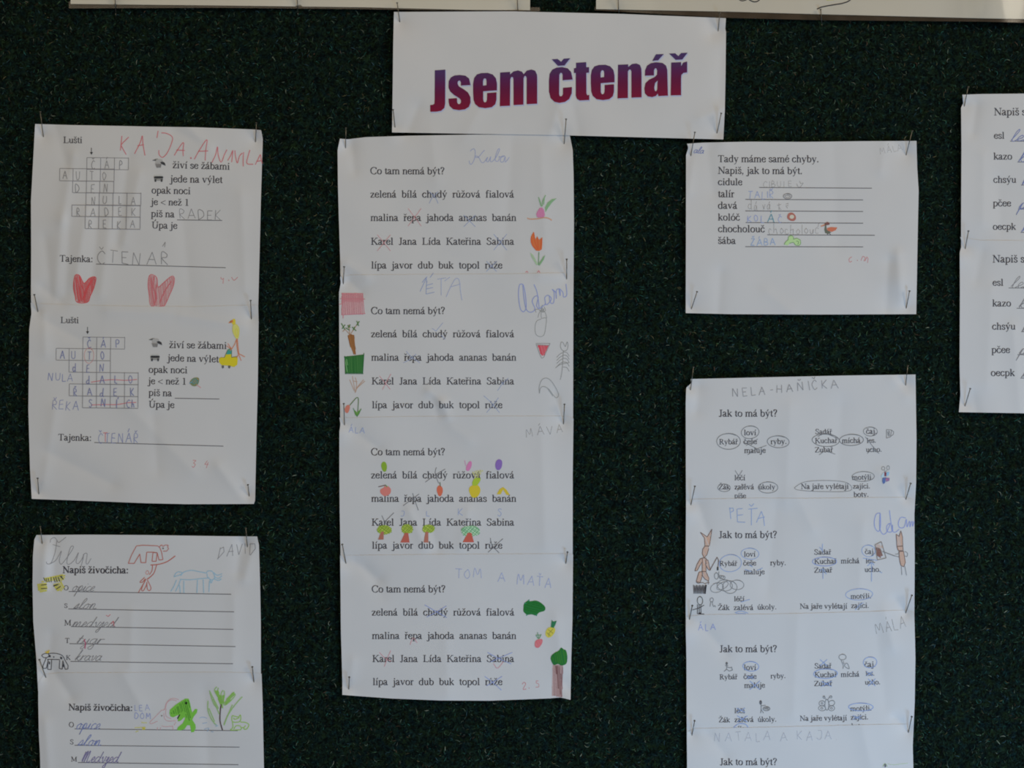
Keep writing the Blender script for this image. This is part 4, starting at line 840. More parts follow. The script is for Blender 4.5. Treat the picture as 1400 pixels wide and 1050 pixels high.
P = Part(lD, 'dinosaur_drawing', 'solid green felt pen dinosaur', Q2)
P.fill([(480, 350), (485, 315), (540, 265), (600, 225), (650, 195), (685, 198), (698, 240), (710, 300), (722, 345), (755, 305), (778, 308), (772, 345), (740, 385), (722, 420), (755, 470), (760, 510), (740, 550), (712, 555), (700, 480), (670, 478), (640, 520), (595, 535), (560, 530), (570, 500), (620, 460), (645, 410), (640, 390), (600, 430), (570, 438), (570, 410), (590, 365), (560, 375), (520, 395), (490, 385)], C(105, 178, 50))
P.hatch([(500, 350), (560, 280), (650, 210), (690, 240), (700, 420), (660, 400), (640, 330), (560, 360)], 75, 2.4, 1.6, C(85, 155, 45, .7), smooth=True)
P.ellipse(658, 243, 6, 6, 1.8, C(20, 30, 20)); P.line([(590, 365), (565, 410)], 1.5, C(30, 40, 30)); P.done()
P = Part(lD, 'elephant_drawing', 'faint pink outline of an elephant', Q2)
PK = C(200, 150, 155, .75)
P.lines([[(395, 320), (430, 310), (445, 250), (490, 200), (540, 195), (580, 210)], [(415, 320), (440, 290), (455, 240), (500, 210), (560, 220)], [(420, 350), (430, 410), (470, 435), (550, 430)], [(445, 300), (445, 380), (500, 410)], [(400, 315), (330, 390), (275, 445), (290, 462), (355, 435)], [(395, 485), (440, 495), (520, 488)], [(355, 500), (350, 530)], [(385, 500), (385, 528)], [(515, 490), (520, 530)], [(550, 445), (530, 480)]], .9, PK, True)
P.ellipse(398, 378, 3, 3, 1.0, C(110, 90, 90)); P.done()
P = Part(lD, 'tree_drawing', 'light green pencil tree with a black stem', Q2)
G1 = C(150, 190, 110, .75)
P.lines([[(890, 220), (890, 320), (930, 420), (980, 480)], [(905, 110), (950, 200), (1000, 300), (950, 250), (910, 130)], [(985, 70), (960, 110), (1010, 200), (1025, 240), (990, 150), (1000, 80)], [(1050, 105), (1030, 150), (1035, 250)], [(1060, 110), (1065, 160), (1045, 250)],
  [(1170, 125), (1110, 190), (1060, 250), (1080, 260), (1150, 200), (1180, 150), (1140, 140)], [(1255, 175), (1180, 260), (1110, 360), (1060, 470)], [(1150, 260), (1090, 400), (1060, 480)], [(945, 200), (985, 300), (1010, 360)], [(900, 300), (960, 440)]], 1.6, G1, True)
P.hatch([(965, 110), (1000, 110), (1040, 250), (1020, 260)], 65, 1.6, 1.8, C(130, 185, 70, .8)); P.hatch([(1060, 240), (1160, 130), (1180, 150), (1080, 260)], -45, 1.6, 1.8, C(130, 185, 70, .8)); P.hatch([(1010, 160), (1065, 160), (1050, 300), (1030, 290)], 85, 1.8, 1.8, C(130, 185, 70, .7))
P.line([(1030, 255), (1020, 340), (1018, 430), (1035, 500), (1045, 530)], 1.5, C(70, 50, 50), True)
P.lines([[(960, 470), (990, 480)], [(970, 490), (1000, 485)]], 1.0, C(140, 180, 200, .7)).done()
P = Part(lD, 'cat_drawing', 'green outlined cat beside the tree', Q2)
P.lines([[(1145, 380), (1150, 440), (1215, 445), (1238, 420), (1235, 370), (1215, 390), (1180, 385), (1145, 375)], [(1165, 400), (1170, 415), (1200, 410), (1225, 395)], [(1235, 445), (1290, 450), (1325, 475), (1300, 520), (1270, 515), (1290, 480)], [(1150, 445), (1155, 500), (1130, 530), (1190, 530), (1240, 525), (1235, 490), (1190, 485), (1165, 520)], [(1240, 510), (1270, 500)]], 1.2, C(140, 185, 70, .9), True).done()
P = Part(lD, 'colour_scribbles', 'faint coloured pencil scribble', Q2)
P.lines([[(110, 505), (225, 500)], [(120, 550), (150, 540)], [(180, 450), (240, 455)]], 1.6, C(205, 200, 110, .6)); P.lines([[(195, 500), (220, 525)], [(190, 525), (222, 505)]], 1.8, C(205, 190, 50, .8))
P.lines([[(800, 400), (840, 392), (880, 405)], [(830, 460), (880, 450)], [(850, 520), (900, 510), (880, 545)], [(920, 545), (950, 550)]], 1.2, C(135, 165, 200, .6), True).done()

# ---------------- middle column
G_ = 'worksheets pinned to the felt'
m1 = Sheet('worksheet', 'word worksheet with the orange tulip and pink radish, top of the middle column', 'worksheet',
    [(464.8, 189.5), (475, 190.5), (500, 187.5), (560, 185.5), (650, 184), (770, 183), (779, 185)], [(466, 400), (784, 400)],
    [(464.8, 189.5), (461.5, 205), (462, 250), (463.3, 300), (465, 350), (466, 400)], [(779, 185), (783, 205), (784.2, 240), (784.7, 306), (784, 400)], 'm', group=G_)
m2 = Sheet('worksheet', 'word worksheet with the pink square and carrot, second in the middle column', 'worksheet',
    [(465, 378.5), (480, 376), (600, 375), (700, 374.5), (772, 373), (784, 384)], [(465.5, 595), (783.5, 595)],
    [(465, 378.5), (466, 386), (463.5, 400), (464, 500), (465.5, 595)], [(784, 384), (783.7, 480), (783.5, 595)], 'm', group=G_, lift=.00034)
m3 = Sheet('worksheet', 'word worksheet with a row of small trees, third in the middle column', 'worksheet',
    [(464, 571), (480, 571), (560, 569.5), (700, 569), (775, 569), (784, 572)], [(466, 780), (783, 780)],
    [(464, 571), (465.5, 580), (464, 590), (464, 640), (464.5, 700), (466, 780)], [(784, 572), (783, 650), (783, 780)], 'm', group=G_, lift=.00034)
m4 = Sheet('worksheet', 'word worksheet with two dark green treetops, lowest of the middle column', 'worksheet',
    [(465, 759.5), (600, 758), (770, 757), (783.5, 758)], [(468, 950), (535, 955), (603, 957.7), (671, 958), (752, 954.8), (766, 953.5), (780, 956.8)],
    [(465, 759.5), (465.5, 800), (466, 860), (468, 930), (468, 950)], [(783.5, 758), (782.6, 850), (781, 900), (780, 956.8)], 'm', group=G_, lift=.00034)
for sh, dy, sx in ((m1, 0, 0), (m2, 191, 1), (m3, 384, 1), (m4, 571.5, 2)):
    q = lambda y: y + dy
    x0 = 506 + sx
    printed(sh, [('Co tam nemá být?', x0, q(238 + (0.3 if sx else 0)), 608 + sx * .6, q(238.3)), ('zelená  bílá  chudý  růžová  fialová', x0, q(270), 702.8 + sx * .2, q(270)),
      ('malina  řepa  jahoda  ananas  banán', x0 + .5, q(302), 706, q(302)), ('Karel  Jana  Lída  Kateřina  Sabina', x0 + .8, q(334.5) + (-1 if dy == 571.5 else 0), 703, q(334.5) + (-1 if dy == 571.5 else 0)),
      ('lípa  javor  dub  buk  topol  růže', x0 + 1.5, q(367) + (-2 if dy == 571.5 else (-1 if dy == 384 else 0)), 687, q(367) + (-2 if dy == 571.5 else (-1 if dy == 384 else 0)))])
Q4, Q5, Q6, Q7, Q8, T7, T8 = (700, 250, 8.08), (460, 380, 5.25), (690, 380, 5.83), (500, 620, 6.364), (690, 780, 5.83), (580, 370, 6.667), (600, 190, 11.667)
P = Part(m1, 'handwritten_name', 'looping blue pen name at the top right', T8)
P.lines([[(500, 195), (550, 155), (580, 190), (575, 290), (545, 370), (510, 405), (490, 380), (485, 345)], [(730, 178), (690, 220), (630, 290), (580, 290), (600, 270), (640, 300), (680, 370), (720, 370), (780, 290), (760, 350), (790, 360), (830, 280), (820, 350), (850, 360), (920, 280), (970, 170), (945, 165), (910, 260), (900, 340), (940, 355), (970, 310), (960, 280), (1000, 290), (1050, 270), (1000, 280), (985, 360), (1030, 360), (1060, 280), (1060, 370), (1125, 290)]], .85, C(125, 135, 180, .8), True).done()
P = Part(m1, 'crossing_marks', 'coloured pencil mark over a word'); cross(P, 593, 270, 6, 8, .8, C(120, 135, 180, .75), 2); cross(P, 642, 302, 8, 8, .8, C(120, 135, 180, .75)); cross(P, 684, 331, 9, 11, .8, C(120, 135, 180, .75)); cross(P, 672, 364, 7, 7, .8, C(120, 135, 180, .75))
cross(P, 567, 297, 9, 12, .8, C(190, 120, 125, .7)); cross(P, 525, 332, 9, 11, .8, C(190, 120, 125, .75)); P.done()
P = Part(m1, 'radish_drawing', 'pink radish with green leaves on brown ground', Q4)
GL = C(110, 150, 105, .85)
P.line([(168, 390), (200, 400), (270, 398), (360, 385), (410, 395), (440, 415)], 1.5, C(185, 130, 100, .85), True)
P.fill([(275, 378), (278, 320), (305, 282), (335, 275), (355, 310), (355, 378)], C(200, 125, 160)); P.hatch([(275, 378), (278, 320), (305, 282), (335, 275), (355, 310), (355, 378)], 80, 1.4, .9, C(175, 90, 135), smooth=True)
P.lines([[(292, 158), (310, 200), (325, 260)], [(300, 180), (320, 250)], [(372, 135), (340, 200), (335, 260)], [(358, 160), (350, 240)]], 1.3, GL, True)
P.fill([(495, 170), (440, 180), (395, 215), (365, 270), (370, 325), (400, 275), (440, 220)], GL); P.done()
P = Part(m1, 'tulip_drawing', 'orange red crayon tulip with green leaves', Q4)
TU = C(200, 92, 45)
P.fill([(205, 620), (218, 575), (240, 540), (250, 575), (258, 625), (280, 590), (300, 630), (335, 600), (335, 680), (330, 735), (300, 752), (265, 748), (225, 700), (208, 660)], C(205, 100, 50))
P.lines([[(215, 590), (225, 680), (270, 740)], [(240, 550), (250, 640), (285, 740)], [(280, 600), (292, 745)], [(330, 610), (310, 740)]], 1.5, C(190, 75, 35), True)
P.line([(298, 765), (292, 910)], 1.1, C(90, 130, 90)); P.fill([(200, 770), (235, 795), (290, 900), (270, 910), (215, 820)], C(140, 165, 130, .8)); P.fill([(368, 798), (345, 815), (292, 900), (305, 915), (350, 850)], C(105, 145, 100, .9)); P.done()
P = Part(m1, 'red_mark', 'two tiny red marks cut off by the seam', Q4); P.lines([[(150, 990), (165, 975), (178, 992)], [(280, 990), (296, 968), (308, 992)]], 1.2, C(195, 120, 125, .8)).done()

P = Part(m2, 'handwritten_name', 'tall blue pencil capitals over the question', (440, 370, 3.684))
P.lines([[(530, 30), (495, 105)], [(505, 60), (525, 35), (530, 60)], [(528, 50), (525, 118), (568, 108)], [(525, 75), (560, 65)], [(528, 92), (560, 85)], [(545, 35), (562, 12)]], .85, LBLUE); P.frame(*T7)
P.lines([[(120, 78), (200, 65)], [(155, 70), (155, 225)], [(185, 95), (235, 58)], [(200, 240), (250, 130), (290, 72), (320, 90), (330, 180), (345, 270)], [(235, 150), (330, 122)]], .85, C(130, 140, 180, .75), True).done()
P = Part(m2, 'handwritten_name', 'large rounded blue pen name at the right', T7)
P.lines([[(900, 125), (870, 130), (860, 220), (875, 340), (905, 375), (930, 330), (920, 200), (900, 125), (910, 250), (930, 350), (970, 380), (1010, 350), (985, 280), (1010, 235), (1040, 240), (1025, 320), (1050, 345), (1085, 320), (1105, 300), (1100, 245), (1130, 225), (1160, 260), (1120, 310), (1105, 300)],
  [(1000, 125), (1030, 200), (1050, 345)], [(1140, 225), (1150, 290), (1180, 290), (1185, 200), (1165, 170), (1200, 200), (1205, 255), (1205, 180), (1235, 170), (1240, 230), (1230, 165), (1265, 200), (1270, 240), (1300, 220), (1292, 120)]], 1.05, C(112, 125, 190, .85), True).done()
P = Part(m2, 'crossing_marks', 'coloured pencil mark over a word', (440, 370, 3.684))
cb = C(130, 145, 190, .7)
P.lines([[(555, 290), (575, 305), (610, 262)], [(600, 325), (622, 345)], [(410, 465), (440, 450), (475, 420)], [(425, 405), (450, 435), (495, 465)], [(885, 605), (905, 575), (940, 540)], [(815, 630), (850, 660), (895, 715)], [(890, 640), (860, 680), (830, 715)], [(905, 560), (915, 575)]], .8, cb)
P.lines([[(290, 530), (345, 598)], [(348, 520), (305, 600)]], .8, C(195, 120, 130, .75)).done()
P = Part(m2, 'square_drawing', 'pink crayon square', Q5)
P.fill([(42, 112), (190, 112), (190, 262), (38, 262)], C(212, 160, 165, .85)); P.hatch([(38, 112), (190, 112), (190, 172), (36, 175)], 3, 1.5, 1.4, C(205, 125, 135, .8)); P.hatch([(40, 112), (192, 112), (190, 262), (38, 262)], 86, 2.4, 1.2, C(205, 135, 145, .65))
P.lines([[(38, 110), (192, 113)], [(35, 265), (208, 256)], [(188, 112), (200, 258)], [(45, 112), (38, 262)], [(50, 265), (48, 290)], [(20, 190), (40, 185)], [(25, 150), (205, 152)]], .9, C(205, 110, 125, .8)).done()
P = Part(m2, 'carrot_drawing', 'brown carrot with green sprigs', Q5)
P.fill([(80, 415), (100, 402), (128, 412), (132, 470), (140, 548), (125, 548), (95, 480)], C(150, 92, 45)); P.hatch([(80, 415), (100, 402), (128, 412), (132, 470), (140, 548), (125, 548), (95, 480)], 78, 1.8, 1.0, C(115, 70, 35))
P.lines([[(95, 405), (50, 355)], [(95, 405), (90, 335)], [(100, 405), (155, 325)], [(60, 370), (45, 385)]], .9, C(150, 110, 80, .9)); P.lines([[(35, 325), (60, 370)], [(62, 335), (40, 365)], [(80, 340), (100, 355)], [(100, 335), (82, 358)], [(112, 352), (142, 380)], [(120, 375), (132, 350)], [(145, 308), (160, 345)], [(165, 310), (145, 340)], [(65, 358), (95, 375)]], 1.3, C(70, 105, 50, .95)).done()
P = Part(m2, 'box_drawing', 'dark green crayon box', Q5)
P.fill([(58, 565), (195, 552), (190, 682), (65, 682)], C(62, 120, 55)); P.hatch([(58, 565), (195, 552), (190, 682), (65, 682)], 87, 1.6, 1.1, C(35, 95, 40)); P.hatch([(62, 590), (75, 580), (85, 675), (70, 678)], 80, 1.5, 1, C(100, 150, 90))
P.lines([[(55, 568), (198, 552)], [(197, 540), (188, 688)], [(60, 560), (65, 690)], [(120, 560), (122, 682)]] + [[(70 + i * 9, 678), (74 + i * 9, 690)] for i in range(14)], 1.1, C(30, 90, 38)).done()
P = Part(m2, 'twig_drawing', 'small brown bunch of twigs', Q5)
P.lines([[(95, 730), (128, 810)], [(115, 705), (135, 820)], [(135, 715), (145, 750), (140, 815)], [(205, 740), (150, 790), (135, 825)], [(195, 730), (145, 790)], [(120, 740), (150, 745)]], .9, C(160, 125, 105, .85), True).done()
P = Part(m2, 'flower_drawing', 'drooping red flower with a green stem', Q5)
P.line([(95, 915), (125, 880), (148, 858), (158, 880), (150, 990)], 1.1, C(75, 105, 60), True)
P.fill([(65, 965), (60, 940), (75, 915), (95, 915), (95, 940), (82, 968)], C(205, 110, 90), smooth=True)
P.fill([(120, 935), (132, 950), (148, 965), (165, 950), (178, 938), (165, 975), (150, 995), (135, 985)], C(95, 145, 60)); P.lines([[(120, 935), (148, 995)], [(178, 938), (148, 995)]], .9, C(60, 110, 50)).done()
P = Part(m2, 'beet_drawing', 'pencil outline of a beetroot with a leafy top', Q6)
P.lines([[(290, 328), (255, 345), (242, 395), (250, 450), (285, 468), (315, 450), (328, 385), (332, 322), (300, 322)], [(295, 325), (290, 290), (298, 230), (300, 215)], [(265, 315), (275, 280), (290, 255)], [(335, 320), (325, 280), (300, 250)], [(250, 275), (245, 255), (270, 250), (290, 270)], [(290, 225), (310, 260), (290, 270)], [(315, 230), (325, 260), (300, 275)], [(285, 240), (300, 262), (315, 245)]], .8, C(125, 125, 125, .75), True).done()
P = Part(m2, 'raspberry_drawing', 'red coloured cone with a pencil outline', Q6)
P.fill([(262, 538), (350, 540), (312, 618), (295, 620)], C(212, 130, 135)); P.hatch([(262, 538), (350, 540), (312, 618), (295, 620)], 80, 1.2, 1.1, C(195, 55, 70)); P.lines([[(248, 522), (362, 522), (312, 632), (295, 640), (282, 615), (250, 528)], [(255, 532), (355, 538)]], .8, C(125, 120, 122, .8)).done()
P = Part(m2, 'fishbone_drawing', 'pencil fishbone with a round head', Q6)
P.lines([[(450, 510), (445, 550), (465, 580), (495, 575), (505, 540), (498, 510), (485, 545), (478, 540), (465, 515), (450, 510)], [(468, 580), (462, 680), (455, 760), (443, 812)]], .8, C(120, 120, 120, .8), True)
P.lines([[(462, y), (440, y + 12), (415, y + 38)] for y in (595, 620, 645, 672)] + [[(465, y), (495, y + 5), (515, y + 35)] for y in (590, 615, 640, 670, 710)] + [[(405, 718), (445, 690), (515, 675)]], .75, C(120, 120, 120, .75), True).done()
P = Part(m2, 'banana_drawing', 'pencil outline of a banana', Q6)
P.line([(278, 920), (275, 870), (295, 815), (330, 798), (370, 820), (415, 890), (430, 935), (410, 955), (385, 930), (350, 885), (310, 865), (285, 880), (278, 920)], .85, C(125, 125, 125, .8), True); P.line([(345, 885), (385, 942)], .8, C(125, 125, 125, .8)); P.done()

P = Part(m3, 'handwritten_name', 'small blue capitals at the top left'); block(P, 'ÁLA', 477, 591.5, 501, 593, 8, .85, C(125, 138, 180, .8)); P.done()
P = Part(m3, 'handwritten_name', 'pale pencil capitals at the top right'); block(P, 'MÁVA', 720, 597, 775, 590, 11, .85, LPENCIL); P.done()
P = Part(m3, 'colour_dots', 'coloured spot over a colour word', Q7)
P.fill([(135, 110), (140, 85), (155, 72), (175, 80), (185, 115), (178, 150), (162, 160), (145, 145)], C(125, 160, 35), smooth=True)
P.fill([(872, 130), (885, 95), (905, 68), (922, 75), (920, 110), (900, 148), (880, 150)], C(212, 115, 170), smooth=True); P.line([(862, 60), (868, 95), (885, 125)], 1, C(212, 140, 180, .8))
P.fill([(1128, 110), (1135, 70), (1158, 50), (1185, 65), (1185, 110), (1165, 142), (1140, 140)], C(110, 72, 160), smooth=True); P.done()
P = Part(m3, 'berry_drawings', 'small red berry', Q7)
P.fill([(130, 345), (128, 315), (155, 298), (165, 285), (195, 285), (218, 310), (215, 345), (190, 365), (160, 370)], C(215, 115, 105), smooth=True); P.line([(110, 290), (175, 275)], 1.1, C(90, 60, 55)); P.line([(175, 275), (185, 292)], 1.3, C(70, 130, 70))
P.fill([(618, 320), (628, 285), (648, 280), (668, 300), (670, 335), (655, 368), (635, 368)], C(212, 95, 65), smooth=True); P.line([(645, 250), (650, 288)], 1.1, C(70, 85, 55)); P.done()
P = Part(m3, 'pineapple_drawing', 'yellow pineapple with a green top', Q7)
P.fill([(900, 330), (905, 295), (935, 275), (975, 275), (998, 310), (990, 350), (965, 380), (925, 380)], C(222, 195, 35), smooth=True); P.fill([(930, 275), (930, 245), (950, 215), (995, 215), (995, 240), (965, 278)], C(160, 185, 40), smooth=True); P.hatch([(925, 160), (985, 140), (1020, 150), (990, 190), (975, 215), (950, 215)], 60, 2.2, 1.7, C(210, 205, 110, .6)); P.done()
P = Part(m3, 'banana_drawing', 'yellow bent banana', Q7); P.fill([(1140, 355), (1165, 310), (1195, 292), (1225, 315), (1255, 362), (1225, 360), (1195, 315), (1175, 355)], C(222, 190, 40)).done()
P = Part(m3, 'crossing_marks', 'dark pencil mark over a word', Q7)
P.lines([[(518, 250), (600, 190), (692, 135)], [(615, 120), (605, 175), (635, 260)], [(325, 455), (400, 400), (465, 352)], [(408, 345), (425, 400), (458, 495)], [(140, 540), (165, 590), (225, 685)], [(245, 515), (200, 560), (160, 600)], [(1195, 740), (1130, 800), (1065, 860)], [(1085, 735), (1100, 800), (1162, 865)]], .95, C(100, 98, 102, .85), True).done()
P = Part(m3, 'initials', 'blue capital letter over a name')
for ch, x, w_ in (('J', 548, 6), ('L', 583, 6), ('K', 626, 8), ('S', 680, 7)): block(P, ch, x, 705.5, x + w_ + 2, 705.5, 7 if ch in 'JL' else 10, .85, C(130, 145, 190, .8), gap=1.4)
P.done()
def tree(crown, trunk, cc, cl, tc):
    P = Part(m3, 'tree_drawing', 'small felt pen tree', Q7)
    P.fill(crown, cc, smooth=True); P.hatch(crown, 35, 2.0, .9, cl, smooth=True, jit=1.0); P.hatch(crown, -50, 3.2, .9, cl, smooth=True, jit=1.0); P.fill(trunk, tc); P.done()
YG, YG2, TB = C(165, 180, 60), C(125, 155, 40, .8), C(150, 85, 70)
tree([(100, 670), (110, 640), (150, 625), (195, 630), (225, 660), (215, 690), (165, 705), (120, 695)], [(135, 680), (158, 680), (155, 748), (108, 750)], YG, YG2, TB)
tree([(312, 660), (320, 630), (360, 615), (400, 632), (410, 665), (395, 690), (350, 698), (320, 685)], [(342, 690), (370, 692), (382, 775), (302, 775)], YG, YG2, C(165, 75, 62))
tree([(495, 660), (505, 630), (545, 620), (590, 630), (600, 660), (580, 685), (540, 690), (505, 685)], [(520, 680), (545, 682), (545, 775), (505, 775)], YG, YG2, TB)
tree([(832, 680), (845, 645), (900, 630), (960, 635), (992, 670), (980, 705), (925, 720), (860, 715)], [(888, 690), (920, 690), (942, 772), (845, 772)], C(165, 195, 160), C(80, 145, 95, .9), C(170, 70, 55))

P = Part(m4, 'handwritten_name', 'blue pencil capitals spread across the top'); cb2 = C(135, 145, 190, .75)
block(P, 'TOM', 623, 790, 663, 791, 13, .9, cb2); block(P, 'A', 681, 794, 693, 794, 12, .9, cb2); block(P, 'MAŤA', 707, 799, 757, 803, 13, .9, cb2); P.done()
P = Part(m4, 'crossing_marks', 'coloured pencil mark over a word', (440, 740, 3.684))
P.lines([[(518, 320), (560, 345), (630, 385)], [(628, 325), (580, 355), (528, 382)], [(835, 560), (890, 590), (955, 618)], [(960, 560), (900, 585), (850, 608)], [(820, 680), (860, 710), (905, 750)], [(908, 680), (870, 705), (830, 728)]], .9, C(110, 125, 190, .8), True)
P.lines([[(290, 560), (320, 590), (350, 605)], [(348, 550), (330, 590), (315, 632)], [(445, 522), (460, 488), (480, 512)], [(865, 615), (885, 640), (915, 605)]], .85, C(195, 120, 130, .75), True).done()
P = Part(m4, 'treetop_drawing', 'dark green felt pen bush', Q8)
DG = C(25, 100, 40)
P.fill([(150, 300), (155, 265), (185, 240), (205, 245), (250, 240), (290, 258), (322, 290), (318, 320), (275, 335), (250, 358), (215, 350), (180, 352), (152, 330)], DG, smooth=True)
P.hatch([(155, 300), (160, 265), (205, 248), (290, 262), (315, 295), (270, 330), (215, 345), (160, 330)], 15, 3, 1.6, C(30, 115, 35, .8)); P.lines([[(190, 245), (195, 232)], [(170, 265), (158, 258)], [(180, 352), (172, 358)], [(250, 350), (255, 362)]], 1.6, C(30, 120, 85)).done()
P = Part(m4, 'pineapple_drawing', 'small yellow pineapple with a dark green tuft', Q8)
P.fill([(325, 510), (335, 470), (360, 452), (395, 455), (402, 485), (375, 525), (345, 535)], C(212, 195, 60), smooth=True); P.fill([(368, 452), (375, 392), (388, 408), (415, 400), (405, 430), (390, 458)], C(35, 105, 65))
P.lines([[(345, 470), (385, 500)], [(335, 495), (365, 520)], [(385, 465), (345, 510)], [(355, 505), (350, 525)]], .8, C(130, 120, 50)).done()
P = Part(m4, 'strawberry_drawing', 'small red strawberry with green leaves', Q8)
P.fill([(240, 600), (245, 565), (270, 548), (300, 550), (298, 580), (275, 612), (255, 615)], C(205, 85, 95), smooth=True); P.hatch([(240, 600), (245, 565), (270, 548), (300, 550), (298, 580), (275, 612)], 60, 1.8, .9, C(215, 120, 125)); P.lines([[(270, 545), (248, 515)], [(272, 545), (262, 492)], [(275, 542), (292, 508)], [(250, 515), (292, 515)]], 1.1, C(90, 130, 95, .9)).done()
P = Part(m4, 'tree_drawing', 'tall tree with dark green crown and brown trunk', Q8)
P.hatch([(385, 750), (462, 755), (462, 900), (455, 1008), (380, 1000)], 87, 1.5, 1.5, C(150, 115, 112, .8)); P.hatch([(405, 758), (440, 765), (455, 900), (440, 1005), (420, 900)], 87, 2.0, 1.4, C(110, 70, 68, .85)); P.line([(385, 755), (380, 1000)], 1, C(170, 140, 138, .8)); P.line([(462, 770), (452, 1010)], 1.2, C(120, 85, 85))
P.fill([(368, 710), (372, 680), (400, 655), (430, 640), (450, 615), (470, 628), (490, 640), (500, 690), (492, 740), (455, 758), (425, 745), (390, 752)], C(30, 105, 42), smooth=True); P.hatch([(372, 710), (400, 660), (450, 625), (495, 650), (490, 740), (430, 740)], 80, 3.0, 1.4, C(55, 130, 35, .8)); P.done()
P = Part(m4, 'red_mark', 'small red date mark at the bottom right'); block(P, '2. 5', 715, 942, 741, 940, 9, .9, LRED); P.done()

# ---------------- right column
td = Sheet('worksheet', 'spelling worksheet with the duck and green frog, top of the right column', 'worksheet',
    [(939.3, 196.5), (961, 195), (1023, 193.7), (1100, 194), (1180, 193), (1253, 192.6)], [(937.5, 428), (1000, 429.5), (1120, 430), (1252.7, 429.5)],
    [(939.3, 196.5), (941, 202), (938, 212), (937.8, 330), (937.5, 428)], [(1253, 192.6), (1254, 230), (1256, 260), (1254.5, 330), (1252.7, 429.5)], 'r', group=G_)
r1 = Sheet('worksheet', 'sentence worksheet with the coloured butterfly and pencil circles', 'worksheet',
    [(944.4, 518.2), (1040, 516), (1150, 513.5), (1251.7, 512)], [(938, 705), (1250, 705)],
    [(944.4, 518.2), (945, 524), (938.2, 530), (937.5, 551), (937.7, 640), (938, 705)], [(1251.7, 512), (1253, 600), (1252.5, 660), (1250, 705)], 'r', group=G_)
r2 = Sheet('worksheet', 'sentence worksheet with the brown rabbit fisherman, second of the lower right column', 'worksheet',
    [(938, 685), (950, 682.5), (1040, 681), (1100, 681.5), (1180, 680.5), (1238, 680), (1250, 684)], [(937.5, 862), (1250, 862)],
    [(938, 685), (937.5, 760), (937.5, 862)], [(1250, 684), (1250.6, 760), (1250, 862)], 'r', group=G_, lift=.00034)
r3 = Sheet('worksheet', 'sentence worksheet with the pencil butterfly, third of the lower right column', 'worksheet',
    [(938, 843), (960, 840.5), (1060, 839.5), (1180, 836.5), (1240, 834), (1250, 838)], [(939, 1018), (1248, 1018)],
    [(938, 843), (937.6, 860), (938.5, 900), (939, 1018)], [(1250, 838), (1251.6, 900), (1250.6, 960), (1248, 1018)], 'r', group=G_, lift=.00034)
r4 = Sheet('worksheet', 'sentence worksheet cut off by the bottom edge, lowest of the right column', 'worksheet',
    [(939, 1001), (950, 996), (1060, 994), (1180, 991), (1240, 990), (1249, 994)], [(940, 1180), (1249, 1180)],
    [(939, 1001), (939.5, 1060), (940, 1180)], [(1249, 994), (1247.5, 1004), (1249, 1060), (1249, 1180)], 'r', group=G_, lift=.00034)
printed(td, [('Tady máme samé chyby.', 981.5, 221.5, 1120, 221.8), ('Napiš, jak to má být.', 981.5, 237.5, 1097.5, 238), ('cidule', 981.5, 253, 1015, 253.2), ('talír', 981.5, 269.5, 1004, 269.6), ('davá', 981.5, 285.3, 1008, 285.4),
  ('kolóč', 981.5, 301.3, 1011.8, 301.4), ('chocholouč', 981.5, 317.2, 1045.8, 317.5), ('šába', 981.5, 333.3, 1006, 333.4)])
rules(td, [(1038, 256.3, 1192, 257.3), (1019, 272.6, 1180, 273.3), (1019, 288.3, 1180, 289.2), (1019.5, 304.3, 1180, 305.2), (1049, 321, 1196, 321.7), (1019, 337.2, 1180, 337.6)])
T1 = (1010, 240, 6.364)
P = Part(td, 'handwritten_name', 'tiny blue name in the top left corner'); script(P, 'ala', 948, 209, 962, 210, 4.5, .85, BLUE); P.done()
P = Part(td, 'handwritten_name', 'very faint pencil capitals in the top right corner'); block(P, 'MÁLA', 1204, 211, 1236, 205, 9, .8, C(150, 148, 148, .5)); P.done()
P = Part(td, 'pencil_word', 'faint pencil word'); block(P, 'CIBULE', 1044, 256, 1086, 255.5, 8, .8, C(140, 138, 138, .6)); P.frame(*T1).line([(505, 70), (515, 95), (535, 100), (560, 65), (540, 70), (530, 45)], .9, LPENCIL, True); P.done()
P = Part(td, 'ink_word', 'blue pen word'); block(P, 'TALÍŘ', 1023, 271.5, 1061, 271.5, 9.5, .95, C(125, 142, 190, .8)); P.done()
P = Part(td, 'plate_drawing', 'small pencil plate', T1); P.ellipse(425, 180, 38, 22, 1.2, PENCIL); P.ellipse(425, 180, 22, 10, .8, PENCIL); P.done()
P = Part(td, 'pencil_word', 'faint pencil word'); block(P, 'dává', 1023, 286.5, 1058, 286.5, 9, .85, LPENCIL) if False else block(P, 'dá vá', 1023, 287, 1056, 287, 13, .85, LPENCIL); P.frame(*T1).lines([[(350, 240), (352, 300)], [(335, 260), (370, 250)], [(350, 275), (370, 300)], [(410, 250), (430, 240), (428, 265), (410, 262), (425, 285)]], .85, LPENCIL); P.done()
P = Part(td, 'ink_word', 'blue pen word with a large letter'); block(P, 'KOL', 1022, 303.5, 1048, 303.5, 9, .95, C(118, 132, 188, .8)); block(P, 'Á', 1050, 304.5, 1062, 304.5, 12, 1.2, C(70, 130, 150, .85)); block(P, 'Č', 1064, 303.5, 1073, 303.5, 8, .95, C(118, 132, 188, .8)); P.done()
P = Part(td, 'cake_drawing', 'small brown ring cake', T1); P.fill([(422, 355), (435, 328), (465, 323), (492, 345), (497, 378), (478, 395), (450, 392), (428, 378)], C(150, 85, 75), smooth=True); P.fill([(442, 358), (455, 343), (475, 345), (482, 362), (470, 375), (450, 374)], C(165, 160, 145), smooth=True); P.done()
